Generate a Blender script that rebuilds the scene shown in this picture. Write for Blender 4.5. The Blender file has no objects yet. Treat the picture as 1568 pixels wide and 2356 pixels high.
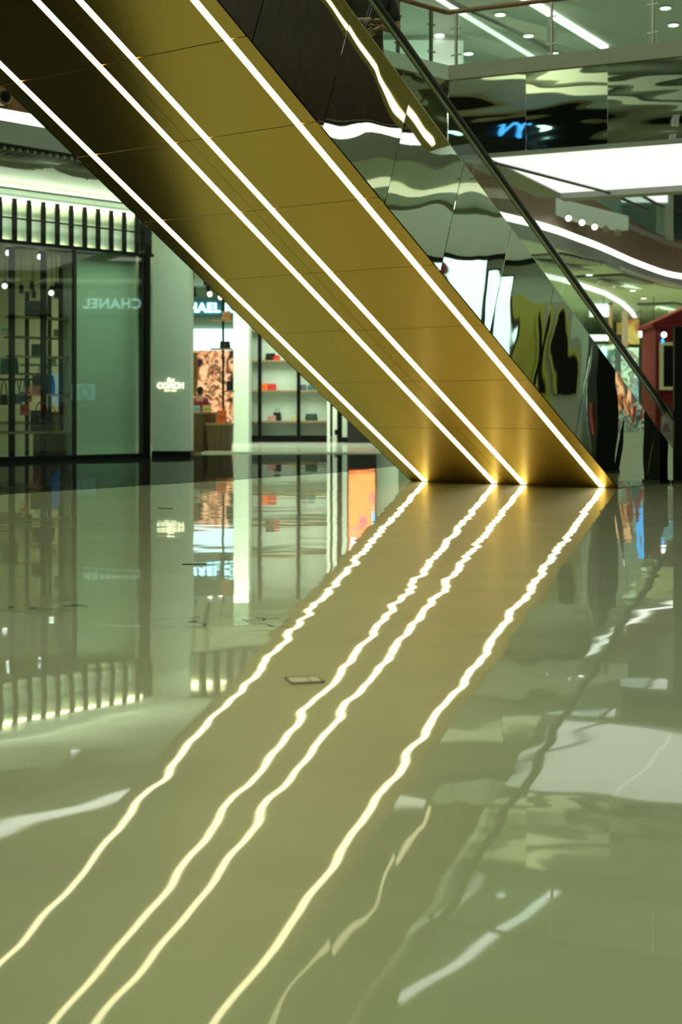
import bpy, bmesh, math, random
from mathutils import Vector, Matrix, noise
random.seed(7)
SC = bpy.context.scene
COL = SC.collection

# ------------------------------------------------------------------ camera
F, H = 3300.0, 0.95              # focal length in pixels of the 1568x2356 frame, camera height
CX, HY = 784.0, 945.0            # vertical axis of the frame, horizon row
cam_d = bpy.data.cameras.new('camera')
cam = bpy.data.objects.new('camera', cam_d); COL.objects.link(cam)
cam.location = (0, 0, H); cam.rotation_euler = (math.pi/2, 0, 0)
cam_d.sensor_fit = 'VERTICAL'; cam_d.sensor_height = 36.0
cam_d.lens = F/2356*36.0
cam_d.shift_y = -(1178-HY)/2356
cam_d.clip_end = 300
cam_d.dof.use_dof = True; cam_d.dof.focus_distance = 10.5; cam_d.dof.aperture_fstop = 2.3
SC.camera = cam
SC.view_settings.view_transform = 'Standard'; SC.view_settings.look = 'None'
SC.view_settings.gamma = 1; SC.view_settings.use_curve_mapping = False
SC.view_settings.exposure = 0.06
SC.cycles.max_bounces = 8; SC.cycles.transparent_max_bounces = 16
SC.cycles.glossy_bounces = 6; SC.cycles.diffuse_bounces = 3
SC.cycles.caustics_reflective = True; SC.cycles.sample_clamp_indirect = 6
SC.cycles.use_denoising = True

# ------------------------------------------------------------------ world and large lights
W = bpy.data.worlds.new('world'); SC.world = W; W.use_nodes = True
W.node_tree.nodes['Background'].inputs[0].default_value = (0.60, 0.80, 0.58, 1)
W.node_tree.nodes['Background'].inputs[1].default_value = 0.32

def area(name, loc, rot, sx, sy, power, color):
    l = bpy.data.lights.new(name, 'AREA'); l.shape = 'RECTANGLE'; l.size = sx; l.size_y = sy
    l.energy = power; l.color = color
    o = bpy.data.objects.new(name, l); COL.objects.link(o); o.location = loc; o.rotation_euler = rot
    if not name.endswith('skylight'): o.visible_glossy = False      # added soft fill lamps, no panel to see or mirror
    return o
GRN = (0.76, 1.0, 0.72)
area('atrium_skylight', (-4, 8, 17.5), (0, 0, 0), 22, 26, 2700, GRN)
area('arcade_fill', (-3.5, 36, 5.0), (0, 0, math.radians(46)), 9, 8, 480, GRN)  # unseen fills added to brighten the arcade, its pillar and ceilings
area('arcade_fill', (-5.2, 25.2, 5.06), (0, 0, math.radians(46)), 13, 2.0, 250, GRN)
area('arcade_fill', (14, 20, 5.0), (0, 0, 0), 3, 14, 240, GRN)
area('arcade_fill', (9, 52, 5.0), (0, 0, 0), 12, 14, 2300, GRN)
area('upper_floor_fill', (6, 36, 9.9), (0, 0, 0), 14, 10, 450, (0.8, 1.0, 0.8))  # unseen fill added to brighten the upper floor
area('gallery_fill', (-14, 0, 13.6), (0, math.radians(60), 0), 12, 3, 520, (0.95, 1.0, 0.62))  # unseen fill added so the mirrored left wall is bright
area('boutique_fill', (-6.5, 30.6, 4.4), (0, 0, math.radians(46)), 6, 2.5, 330, (1.0, 0.93, 0.66))  # unseen fills added to brighten the shop interiors
area('boutique_fill', (-1.3, 39.0, 4.6), (0, 0, 0), 5, 3, 420, (0.95, 1.0, 0.82))

def aimed(name, loc, dirv, along, sx, sy, power, color):
    o = area(name, loc, (0, 0, 0), sx, sy, power, color)
    z = -Vector(dirv).normalized(); x = Vector(along).normalized(); x = (x-z*x.dot(z)).normalized(); y = z.cross(x)
    o.matrix_world = Matrix.Translation(loc) @ Matrix((x, y, z)).transposed().to_4x4()
    return o
# unseen fill lamp added by the fascia's lower rail to brighten the ceiling
aimed('fascia_fill', (-7.2, 25.15, 4.18), (0.28, -0.27, 1.0), (0.688, 0.726, 0), 12, 0.15, 160, (0.85, 1.0, 0.74))

# ------------------------------------------------------------------ materials
MATS = {}
def mat(name, color, rough=0.5, metal=0.0, emit=None, strength=0.0, spec=0.5, noise_amt=0.0, noise_scale=4.0, stretch=(1, 1, 1)):
    if name in MATS: return MATS[name]
    m = bpy.data.materials.new(name); m.use_nodes = True; nt = m.node_tree
    b = nt.nodes['Principled BSDF']
    b.inputs['Roughness'].default_value = rough; b.inputs['Metallic'].default_value = metal
    b.inputs['Specular IOR Level'].default_value = spec
    c = (*color, 1)
    tc = nt.nodes.new('ShaderNodeTexCoord'); mp = nt.nodes.new('ShaderNodeMapping')
    mp.inputs['Scale'].default_value = stretch
    nz = nt.nodes.new('ShaderNodeTexNoise'); nz.inputs['Scale'].default_value = noise_scale; nz.inputs['Detail'].default_value = 4
    mx = nt.nodes.new('ShaderNodeMix'); mx.data_type = 'RGBA'
    k = noise_amt or 0.06
    mx.inputs[6].default_value = (*[v*(1-k) for v in color], 1); mx.inputs[7].default_value = (*[min(1, v*(1+k)) for v in color], 1)
    nt.links.new(tc.outputs['Object'], mp.inputs[0]); nt.links.new(mp.outputs[0], nz.inputs['Vector'])
    nt.links.new(nz.outputs['Fac'], mx.inputs[0]); nt.links.new(mx.outputs[2], b.inputs['Base Color'])
    if emit:
        b.inputs['Emission Color'].default_value = (*emit, 1); b.inputs['Emission Strength'].default_value = strength
    MATS[name] = m
    return m

def glass_mat(name, tint=(0.86, 0.95, 0.90), refl=1.0, ior=1.5):
    m = bpy.data.materials.new(name); m.use_nodes = True; nt = m.node_tree; nt.nodes.clear()
    out = nt.nodes.new('ShaderNodeOutputMaterial'); mix = nt.nodes.new('ShaderNodeMixShader')
    tr = nt.nodes.new('ShaderNodeBsdfTransparent'); gl = nt.nodes.new('ShaderNodeBsdfGlossy'); fr = nt.nodes.new('ShaderNodeFresnel')
    tr.inputs[0].default_value = (*tint, 1); gl.inputs['Roughness'].default_value = 0.0
    gl.inputs[0].default_value = (refl, refl, refl, 1); fr.inputs[0].default_value = ior
    ge = nt.nodes.new('ShaderNodeNewGeometry'); mm = nt.nodes.new('ShaderNodeMix')   # same reflectance from both sides
    mm.inputs[2].default_value = ior; mm.inputs[3].default_value = 1/ior
    nt.links.new(ge.outputs['Backfacing'], mm.inputs[0]); nt.links.new(mm.outputs[0], fr.inputs[0])
    nt.links.new(fr.outputs[0], mix.inputs[0]); nt.links.new(tr.outputs[0], mix.inputs[1]); nt.links.new(gl.outputs[0], mix.inputs[2])
    nt.links.new(mix.outputs[0], out.inputs[0]); MATS[name] = m
    return m

def node_math(nt, op, a, b=None, clamp=False):
    n = nt.nodes.new('ShaderNodeMath'); n.operation = op; n.use_clamp = clamp
    for i, v in enumerate((a, b)):
        if v is None: continue
        if isinstance(v, (int, float)): n.inputs[i].default_value = v
        else: nt.links.new(v, n.inputs[i])
    return n.outputs[0]

def stone_floor(name, color, dark=False):
    m = bpy.data.materials.new(name); m.use_nodes = True; nt = m.node_tree; L = nt.links
    b = nt.nodes['Principled BSDF']
    b.inputs['Roughness'].default_value = 0.33
    b.inputs['IOR'].default_value = 1.5; b.inputs['Specular IOR Level'].default_value = 0.0 if dark else 1.0
    b.inputs['Coat Weight'].default_value = 0.5 if dark else 1.0; b.inputs['Coat Roughness'].default_value = 0.025; b.inputs['Coat IOR'].default_value = 1.33
    tc = nt.nodes.new('ShaderNodeTexCoord')
    # slabs lie very slightly out of level: long soft undulation with a finer ripple on it
    n1 = nt.nodes.new('ShaderNodeTexNoise'); n1.inputs['Scale'].default_value = 0.55; n1.inputs['Detail'].default_value = 3.0; n1.inputs['Roughness'].default_value = 0.5
    mp = nt.nodes.new('ShaderNodeMapping'); mp.inputs['Rotation'].default_value = (0, 0, 0.35)
    L.new(tc.outputs['Object'], mp.inputs[0]); L.new(mp.outputs[0], n1.inputs['Vector'])
    bp = nt.nodes.new('ShaderNodeBump'); bp.inputs['Strength'].default_value = 1.0; bp.inputs['Distance'].default_value = 0.0066
    L.new(n1.outputs['Fac'], bp.inputs['Height']); L.new(bp.outputs[0], b.inputs['Coat Normal'])
    # cloudy tone
    n2 = nt.nodes.new('ShaderNodeTexNoise'); n2.inputs['Scale'].default_value = 1.3; n2.inputs['Detail'].default_value = 6
    m2 = nt.nodes.new('ShaderNodeMapping'); m2.inputs['Scale'].default_value = (0.6, 2.2, 1); m2.inputs['Rotation'].default_value = (0, 0, 0.43)
    L.new(tc.outputs['Object'], m2.inputs[0]); L.new(m2.outputs[0], n2.inputs['Vector'])
    mx = nt.nodes.new('ShaderNodeMix'); mx.data_type = 'RGBA'; L.new(n2.outputs['Fac'], mx.inputs[0])
    mx.inputs[6].default_value = (*[v*0.86 for v in color], 1); mx.inputs[7].default_value = (*[v*1.14 for v in color], 1)
    if dark:
        L.new(mx.outputs[2], b.inputs['Base Color'])
    else:
        # dark veins in one run of slabs
        sp = nt.nodes.new('ShaderNodeSeparateXYZ'); L.new(tc.outputs['Object'], sp.inputs[0])
        wn = nt.nodes.new('ShaderNodeTexNoise'); wn.inputs['Scale'].default_value = 1.1; wn.inputs['Detail'].default_value = 5
        L.new(tc.outputs['Object'], wn.inputs['Vector'])
        # distance from the line (-1.64,6.89)-(1.22,5.65)
        q = node_math(nt, 'ADD', node_math(nt, 'MULTIPLY', sp.outputs[0], 0.398), node_math(nt, 'MULTIPLY', sp.outputs[1], 0.917))
        dist = node_math(nt, 'ABSOLUTE', node_math(nt, 'SUBTRACT', q, 5.74))
        mask = node_math(nt, 'SUBTRACT', 1.0, node_math(nt, 'DIVIDE', dist, 0.42), True)
        mask = node_math(nt, 'POWER', mask, 0.6)
        vn = nt.nodes.new('ShaderNodeTexNoise'); vn.inputs['Scale'].default_value = 1.15; vn.inputs['Detail'].default_value = 3; vn.inputs['Distortion'].default_value = 0.9
        m3 = nt.nodes.new('ShaderNodeMapping'); m3.inputs['Scale'].default_value = (1.2, 1.9, 1); m3.inputs['Location'].default_value = (3.1, 1.7, 0)
        L.new(tc.outputs['Object'], m3.inputs[0]); L.new(m3.outputs[0], vn.inputs['Vector'])
        tot = None
        for lv, wd in ((0.46, 0.013), (0.56, 0.016)):
            a = node_math(nt, 'ABSOLUTE', node_math(nt, 'SUBTRACT', vn.outputs['Fac'], lv))
            v = node_math(nt, 'SUBTRACT', 1.0, node_math(nt, 'DIVIDE', a, wd), True)
            tot = v if tot is None else node_math(nt, 'MAXIMUM', tot, v)
        brk = node_math(nt, 'MULTIPLY', node_math(nt, 'SUBTRACT', wn.outputs['Fac'], 0.42), 8, True)
        tot = node_math(nt, 'MULTIPLY', node_math(nt, 'MULTIPLY', tot, mask), brk)
        tot = node_math(nt, 'MULTIPLY', tot, 1.5, True)
        side = node_math(nt, 'MULTIPLY', node_math(nt, 'SUBTRACT', node_math(nt, 'ABSOLUTE', node_math(nt, 'SUBTRACT', sp.outputs[0], 0.15)), 0.25), 5.0, True)
        tot = node_math(nt, 'MULTIPLY', tot, node_math(nt, 'MAXIMUM', side, 0.25))
        mv = nt.nodes.new('ShaderNodeMix'); mv.data_type = 'RGBA'
        L.new(tot, mv.inputs[0]); L.new(mx.outputs[2], mv.inputs[6]); mv.inputs[7].default_value = (0.035, 0.045, 0.03, 1)
        L.new(mv.outputs[2], b.inputs['Base Color'])
        L.new(node_math(nt, 'SUBTRACT', 1.0, tot, True), b.inputs['Specular IOR Level'])
        L.new(node_math(nt, 'SUBTRACT', 1.0, node_math(nt, 'MULTIPLY', tot, 0.6), True), b.inputs['Coat Weight'])
    MATS[name] = m
    return m

def wood_mat(name, c1, c2, scale=3.0):
    m = bpy.data.materials.new(name); m.use_nodes = True; nt = m.node_tree; b = nt.nodes['Principled BSDF']
    tc = nt.nodes.new('ShaderNodeTexCoord'); mp = nt.nodes.new('ShaderNodeMapping'); mp.inputs['Scale'].default_value = (7, 7, 0.35)
    nz = nt.nodes.new('ShaderNodeTexNoise'); nz.inputs['Scale'].default_value = scale; nz.inputs['Detail'].default_value = 5
    r = nt.nodes.new('ShaderNodeValToRGB'); r.color_ramp.elements[0].color = (*c1, 1); r.color_ramp.elements[1].color = (*c2, 1)
    r.color_ramp.elements[0].position = 0.35; r.color_ramp.elements[1].position = 0.68
    nt.links.new(tc.outputs['Object'], mp.inputs[0]); nt.links.new(mp.outputs[0], nz.inputs['Vector'])
    nt.links.new(nz.outputs['Fac'], r.inputs[0]); nt.links.new(r.outputs[0], b.inputs['Base Color'])
    b.inputs['Roughness'].default_value = 0.42; MATS[name] = m
    return m

def picture_mat(name, cols, scale=2.2, strength=1.0, seed=0.0):
    m = bpy.data.materials.new(name); m.use_nodes = True; nt = m.node_tree; b = nt.nodes['Principled BSDF']
    tc = nt.nodes.new('ShaderNodeTexCoord'); mp = nt.nodes.new('ShaderNodeMapping'); mp.inputs['Location'].default_value = (seed, seed*1.7, seed*0.6)
    nz = nt.nodes.new('ShaderNodeTexNoise'); nz.inputs['Scale'].default_value = scale; nz.inputs['Detail'].default_value = 2.5; nz.inputs['Distortion'].default_value = 0.8
    r = nt.nodes.new('ShaderNodeValToRGB'); r.color_ramp.interpolation = 'EASE'
    els = r.color_ramp.elements
    n = len(cols)
    for i, c in enumerate(cols):
        pos = 0.33 + 0.36*i/max(1, n-1)
        e = els[i] if i < 2 else els.new(pos)
        e.position = pos; e.color = (*c, 1)
    nt.links.new(tc.outputs['Object'], mp.inputs[0]); nt.links.new(mp.outputs[0], nz.inputs['Vector'])
    nt.links.new(nz.outputs['Fac'], r.inputs[0]); nt.links.new(r.outputs[0], b.inputs['Emission Color'])
    nt.links.new(r.outputs[0], b.inputs['Base Color']); b.inputs['Emission Strength'].default_value = strength
    b.inputs['Roughness'].default_value = 0.3; MATS[name] = m
    return m

M = lambda n: MATS[n]
stone_floor('beige_marble', (0.38, 0.37, 0.17))
stone_floor('black_granite', (0.008, 0.010, 0.008), dark=True)
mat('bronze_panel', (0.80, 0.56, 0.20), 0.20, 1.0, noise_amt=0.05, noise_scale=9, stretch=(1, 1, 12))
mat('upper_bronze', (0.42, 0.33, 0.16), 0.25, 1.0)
mat('strip_light', (1, 1, 1), 0.4, emit=(1.0, 0.92, 0.52), strength=6.8)
mat('strip_dim', (1, 1, 1), 0.4, emit=(1.0, 0.93, 0.60), strength=3.0)
mat('mirror_steel', (0.66, 0.68, 0.60), 0.015, 1.0, noise_amt=0.015)
mat('brushed_steel', (0.42, 0.42, 0.36), 0.28, 1.0, noise_amt=0.06)
mat('dark_metal', (0.035, 0.036, 0.032), 0.35, 0.6)
mat('black_paint', (0.004, 0.005, 0.004), 0.5, spec=0.15)
mat('black_rubber', (0.006, 0.006, 0.006), 0.32)
mat('truss', (0.02, 0.02, 0.018), 0.7)
mat('step_metal', (0.2, 0.2, 0.19), 0.4, 0.9)
mat('white_plaster', (0.62, 0.68, 0.58), 0.6)
mat('ceiling_white', (0.62, 0.68, 0.58), 0.65)
mat('grey_plaster', (0.30, 0.31, 0.27), 0.6)
mat('olive_plaster', (0.20, 0.20, 0.11), 0.6)
mat('stone_trim', (0.30, 0.27, 0.19), 0.45, noise_amt=0.12)
mat('pale_panel', (0.50, 0.60, 0.50), 0.5, noise_amt=0.04)
mat('cream_wall', (0.55, 0.50, 0.33), 0.6)
mat('pale_tile', (0.55, 0.60, 0.50), 0.12)
mat('luminous_white', (1, 1, 1), 0.5, emit=(0.93, 1.0, 0.92), strength=0.93)
mat('led_white', (1, 1, 1), 0.5, emit=(0.95, 1.0, 0.88), strength=2.0)
mat('led_yellow', (1, 1, 0.8), 0.5, emit=(1.0, 1.0, 0.50), strength=7)
mat('cove_bright', (1, 1, 1), 0.5, emit=(0.9, 1.0, 0.75), strength=6)
mat('cove_soft', (1, 1, 1), 0.5, emit=(0.90, 1.0, 0.62), strength=0.75)
mat('lamp_white', (1, 1, 1), 0.5, emit=(0.95, 1.0, 0.93), strength=2.6)
mat('letter_warm', (1, 1, 0.8), 0.5, emit=(1.0, 0.98, 0.62), strength=1.7)
mat('letter_cyan', (0.8, 1, 1), 0.5, emit=(0.45, 1.0, 0.95), strength=3.2)
mat('letter_pale', (0.8, 1, 1), 0.5, emit=(0.60, 1.0, 0.98), strength=4.0)
mat('screen_cyan', (0.5, 0.9, 1), 0.3, emit=(0.30, 0.88, 1.0), strength=1.1)
mat('screen_white', (0.8, 1, 1), 0.3, emit=(0.68, 1.0, 1.0), strength=1.35)
mat('neon_blue', (0.1, 0.4, 1), 0.3, emit=(0.04, 0.36, 0.95), strength=1.6)
mat('mustard', (0.36, 0.33, 0.06), 0.5)
mat('red_paint', (0.13, 0.008, 0.009), 0.5, spec=0.2)
mat('dark_red', (0.09, 0.006, 0.008), 0.5)
mat('cream_paint', (0.55, 0.52, 0.33), 0.5)
mat('skin', (0.30, 0.17, 0.09), 0.5)
mat('shirt_black', (0.010, 0.011, 0.011), 0.8)
mat('trouser_black', (0.007, 0.007, 0.008), 0.8)
mat('hair_black', (0.004, 0.004, 0.004), 0.5)
mat('maroon_cloth', (0.16, 0.012, 0.03), 0.8)
mat('gold_hardware', (0.7, 0.5, 0.2), 0.25, 1.0)
wood_mat('wood_brown', (0.16, 0.075, 0.026), (0.26, 0.13, 0.05))
wood_mat('wood_lit_tan', (0.20, 0.135, 0.08), (0.27, 0.185, 0.115))  # tan; on the far band, brown wood with its brighter light in the colour
wood_mat('wood_dark', (0.035, 0.018, 0.010), (0.065, 0.032, 0.016))
wood_mat('shelf_wood', (0.20, 0.13, 0.06), (0.32, 0.21, 0.10))
glass_mat('clear_glass', (0.93, 0.975, 0.95), 0.8, 1.4)
glass_mat('green_glass', (0.88, 0.97, 0.93), 1.0, 1.4)
glass_mat('shop_glass', (0.86, 0.93, 0.88), 1.0, 1.42)
picture_mat('poster_portrait', [(0.015, 0.01, 0.02), (0.45, 0.16, 0.06), (0.95, 0.55, 0.30), (0.12, 0.04, 0.02), (0.75, 0.33, 0.14)], 2.6, 0.95, 2.0)
picture_mat('poster_orange', [(0.9, 0.12, 0.05), (0.95, 0.22, 0.06), (0.75, 0.05, 0.18)], 1.2, 1.5, 4.0)
picture_mat('poster_figure', [(0.55, 0.95, 0.95), (0.75, 1.0, 1.0), (0.35, 0.10, 0.08)], 0.9, 1.1, 8.0)
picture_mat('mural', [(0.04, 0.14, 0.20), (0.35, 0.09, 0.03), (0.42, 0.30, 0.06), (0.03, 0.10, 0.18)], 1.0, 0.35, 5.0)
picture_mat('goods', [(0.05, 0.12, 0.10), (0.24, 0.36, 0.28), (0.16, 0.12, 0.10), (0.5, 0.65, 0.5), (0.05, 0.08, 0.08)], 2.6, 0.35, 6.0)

# ------------------------------------------------------------------ helpers
class MB:
    """collects shapes for ONE mesh object"""
    def __init__(self): self.bm = bmesh.new(); self.sm = False
    def box(self, x0, x1, y0, y1, z0, z1, bev=0.0):
        r = bmesh.ops.create_cube(self.bm, size=1)
        vs = r['verts']
        for v in vs:
            v.co = Vector(((x0+x1)/2 + v.co.x*(x1-x0), (y0+y1)/2 + v.co.y*(y1-y0), (z0+z1)/2 + v.co.z*(z1-z0)))
        if bev:
            es = list({e for v in vs for e in v.link_edges})
            bmesh.ops.bevel(self.bm, geom=es, offset=bev, segments=3, affect='EDGES', profile=0.5)
        return self
    def prism(self, pts, vec):
        """polygon pts (3D) extruded by vec"""
        a = [self.bm.verts.new(p) for p in pts]; b = [self.bm.verts.new(Vector(p)+Vector(vec)) for p in pts]
        n = len(a)
        self.bm.faces.new(a[::-1]); self.bm.faces.new(b)
        for i in range(n): self.bm.faces.new((a[i], a[(i+1) % n], b[(i+1) % n], b[i]))
        return self
    def tube(self, pts, r, n=10, closed=False, radii=None):
        pts = [Vector(p) for p in pts]; rings = []
        up = Vector((0, 0, 1)); prev = None
        for i, p in enumerate(pts):
            if closed: t = pts[(i+1) % len(pts)]-pts[i-1]
            else: t = (pts[min(i+1, len(pts)-1)]-pts[max(i-1, 0)])
            t.normalize()
            if prev is None:
                a = t.cross(up)
                if a.length < 1e-3: a = t.cross(Vector((1, 0, 0)))
            else: a = prev-t*prev.dot(t)
            a.normalize(); prev = a; b = t.cross(a)
            rr = radii[i] if radii else r
            rings.append([self.bm.verts.new(p+(a*math.cos(2*math.pi*k/n)+b*math.sin(2*math.pi*k/n))*rr) for k in range(n)])
        m = len(rings)
        for i in range(m if closed else m-1):
            A, B = rings[i], rings[(i+1) % m]
            for k in range(n): self.bm.faces.new((A[k], A[(k+1) % n], B[(k+1) % n], B[k]))
        if not closed: self.bm.faces.new(rings[0][::-1]); self.bm.faces.new(rings[-1])
        self.sm = True
        return self
    def lathe(self, prof, c=(0, 0, 0), n=24):
        rings = [[self.bm.verts.new((c[0]+r*math.cos(2*math.pi*k/n), c[1]+r*math.sin(2*math.pi*k/n), c[2]+z)) for k in range(n)] for r, z in prof]
        for i in range(len(rings)-1):
            for k in range(n): self.bm.faces.new((rings[i][k], rings[i][(k+1) % n], rings[i+1][(k+1) % n], rings[i+1][k]))
        self.bm.faces.new(rings[0][::-1]); self.bm.faces.new(rings[-1]); self.sm = True
        return self
    def ball(self, c, rx, ry, rz, n=16):
        r = bmesh.ops.create_uvsphere(self.bm, u_segments=n, v_segments=max(6, n//2), radius=1)
        for v in r['verts']: v.co = Vector((c[0]+v.co.x*rx, c[1]+v.co.y*ry, c[2]+v.co.z*rz))
        self.sm = True
        return self
    def build(self, name, material, parent=None, loc=None, rz=None, smooth=None):
        me = bpy.data.meshes.new(name)
        bmesh.ops.recalc_face_normals(self.bm, faces=self.bm.faces)
        self.bm.to_mesh(me); self.bm.free()
        me.materials.append(M(material))
        if smooth or (smooth is None and self.sm):
            for p in me.polygons: p.use_smooth = True
            try: me.set_sharp_from_angle(angle=math.radians(40))
            except Exception: pass
        o = bpy.data.objects.new(name, me); COL.objects.link(o)
        if parent is not None: o.parent = parent
        if loc is not None: o.location = loc
        if rz is not None: o.rotation_euler.z = rz
        return o

def tag(o, label, cat, group=None):
    o['label'] = label; o['category'] = cat
    if group: o['group'] = group
    return o
def thing(name, label, cat, loc=(0, 0, 0), rz=0.0, group=None):
    o = bpy.data.objects.new(name, None); COL.objects.link(o); o.location = loc; o.rotation_euler.z = rz
    o.empty_display_size = 0.1
    return tag(o, label, cat, group)
def struct(o):
    o['kind'] = 'structure'; return o
def copy_tree(o, parent=None):
    c = o.copy(); COL.objects.link(c)
    if parent is not None: c.parent = parent
    for ch in list(o.children): copy_tree(ch, c)
    return c
def P(x, y, Z):
    """point of the place that lies at depth Z behind pixel x, y"""
    return Vector(((x-CX)/F*Z, Z, H+(HY-y)/F*Z))
def onz(x, y, z):
    return P(x, y, F*(z-H)/(HY-y))
def text_obj(name, body, size, material, parent, M4, extrude=0.01, bold=0.0, spacing=1.0):
    c = bpy.data.curves.new(name, 'FONT'); c.body = body; c.size = size; c.extrude = extrude; c.offset = bold
    c.align_x = 'CENTER'; c.align_y = 'CENTER'; c.space_character = spacing
    tmp = bpy.data.objects.new(name, c); COL.objects.link(tmp)
    bpy.context.view_layer.update()
    me = bpy.data.meshes.new_from_object(tmp.evaluated_get(bpy.context.evaluated_depsgraph_get()))
    bpy.data.objects.remove(tmp)
    me.materials.clear(); me.materials.append(M(material))
    o = bpy.data.objects.new(name, me); COL.objects.link(o)
    if parent is not None: o.parent = parent
    o.matrix_local = M4
    return o
def upright(loc, rz):
    """matrix for lettering that stands upright; rz = 0 faces -Y"""
    return Matrix.Translation(loc) @ Matrix.Rotation(rz, 4, 'Z') @ Matrix.Rotation(math.pi/2, 4, 'X')

# ------------------------------------------------------------------ floor
struct(MB().box(-34, 40, -14, 95, -0.12, 0.0).build('floor', 'beige_marble'))
gb = MB(); gb.prism([(-34, 8, 0.0), (-6.4, 12.2, 0.0), (-5.2, 13.9, 0), (-4.35, 15.3, 0), (-3.75, 16.4, 0), (-3.0, 17.5, 0), (-1.5, 19.7, 0), (0.1, 22.4, 0), (1.1, 25.2, 0), (2.4, 31.5, 0),
          (-0.8, 31.6, 0), (-3.05, 30.4, 0), (-3.93, 29.6, 0), (-18, 14.8, 0), (-34, 14.8, 0)], (0, 0, 0.003))
o = struct(gb.build('floor_border', 'black_granite'))

# ------------------------------------------------------------------ atrium rings (levels above)
E_ = [(-17, 10.3), (-4.76, 22.55), (3.65, 33.4), (6.6, 38.6), (9.3, 44.6), (11.6, 48.7), (14.2, 49.5), (10.6, 36), (10, 28), (10, -9)]
O_ = [(-33, 26), (-22, 42), (-12, 62), (-4, 82), (8, 90), (20, 88), (38, 62), (39, 36), (39, 28), (39, -9)]
def smooth_line(pts, lo, hi, n=5):
    return pts
def plate(name, z0, z1, material):
    b = MB()
    for i in range(len(E_)-1):
        q = [E_[i], E_[i+1], O_[i+1], O_[i]]
        b.prism([(x, y, z0) for x, y in q], (0, 0, z1-z0))
    return struct(b.build(name, material))
def band(name, i0, i1, z0, z1, material, th=0.12, off=0.0, E=None):
    """upright band along the ring edge"""
    b = MB(); pts = [Vector((x, y)) for x, y in (E or E_)[i0:i1+1]]
    # subdivide a curve through the points (Catmull-Rom)
    out = []
    for i in range(len(pts)-1):
        p0 = pts[max(i-1, 0)]; p1 = pts[i]; p2 = pts[i+1]; p3 = pts[min(i+2, len(pts)-1)]
        for k in range(6):
            t = k/6
            out.append(0.5*((2*p1)+(-p0+p2)*t+(2*p0-5*p1+4*p2-p3)*t*t+(-p0+3*p1-3*p2+p3)*t**3))
    out.append(pts[-1])
    nrm = []
    for i, p in enumerate(out):
        t = (out[min(i+1, len(out)-1)]-out[max(i-1, 0)]).normalized()
        nrm.append(Vector((-t.y, t.x)))       # outward (away from the void)
    rows = []
    for p, n in zip(out, nrm):
        a = p+n*off; c = p+n*(off+th)
        rows.append([b.bm.verts.new((a.x, a.y, z0)), b.bm.verts.new((a.x, a.y, z1)), b.bm.verts.new((c.x, c.y, z1)), b.bm.verts.new((c.x, c.y, z0))])
    for i in range(len(rows)-1):
        for k in range(4): b.bm.faces.new((rows[i][k], rows[i][(k+1) % 4], rows[i+1][(k+1) % 4], rows[i+1][k]))
    b.bm.faces.new(rows[0]); b.bm.faces.new(rows[-1][::-1])
    return b.build(name, material)
plate('ceiling', 5.10, 5.2, 'ceiling_white')
plate('floor_upper', 6.45, 6.6, 'grey_plaster')
plate('ceiling_upper', 10.0, 10.1, 'ceiling_white')
struct(MB().prism([(-1.5, 27, 10.02), (2, 23, 10.02), (12, 21, 10.02), (16, 50, 10.02), (6, 50, 10.02)], (0, 0, 0.06)).build('ceiling_bridge', 'ceiling_white'))
struct(band('trim_1', 0, 9, 5.08, 5.42, 'grey_plaster'))
struct(band('trim_2', 0, 2, 5.60, 6.72, 'wood_brown'))
struct(band('trim_25', 2, 7, 5.60, 6.72, 'wood_lit_tan'))  # same brown band continued, its different lighting put into a paler wood colour
struct(band('trim_3', 0, 1, 6.72, 7.5, 'wood_brown'))
struct(band('trim_4', 7, 9, 6.72, 7.7, 'wood_dark', off=-0.02))
struct(band('trim_5', 7, 9, 5.66, 6.72, 'wood_dark', off=-0.03, th=0.04))
tag(band('cove_light', 0, 6, 5.42, 5.60, 'led_white', off=0.02), 'long white light strip along the curved brown balcony edge of the upper floor', 'light')
tag(band('cove_light', 6, 9, 5.42, 5.60, 'led_white', off=0.02), 'white light strip along the dark brown balcony edge right of the escalators', 'light')
struct(band('trim_6', 0, 9, 10.0, 11.2, 'grey_plaster'))
struct(band('trim_7', 0, 9, 11.2, 11.9, 'stone_trim', off=0.1))

# balcony glass along the far curve and its rail
gr = thing('glass_balustrade', 'curved glass balustrade standing on the far brown balcony edge', 'balustrade', (6.6, 38.6, 6.72))
o = band('glass_panel', 2, 6, 6.72, 7.65, 'green_glass', th=0.02, off=0.03); o.parent = gr; o.location = (-6.6, -38.6, -6.72)
o = band('handrail', 2, 6, 7.65, 7.72, 'brushed_steel', th=0.07, off=0.0); o.parent = gr; o.location = (-6.6, -38.6, -6.72)

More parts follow.
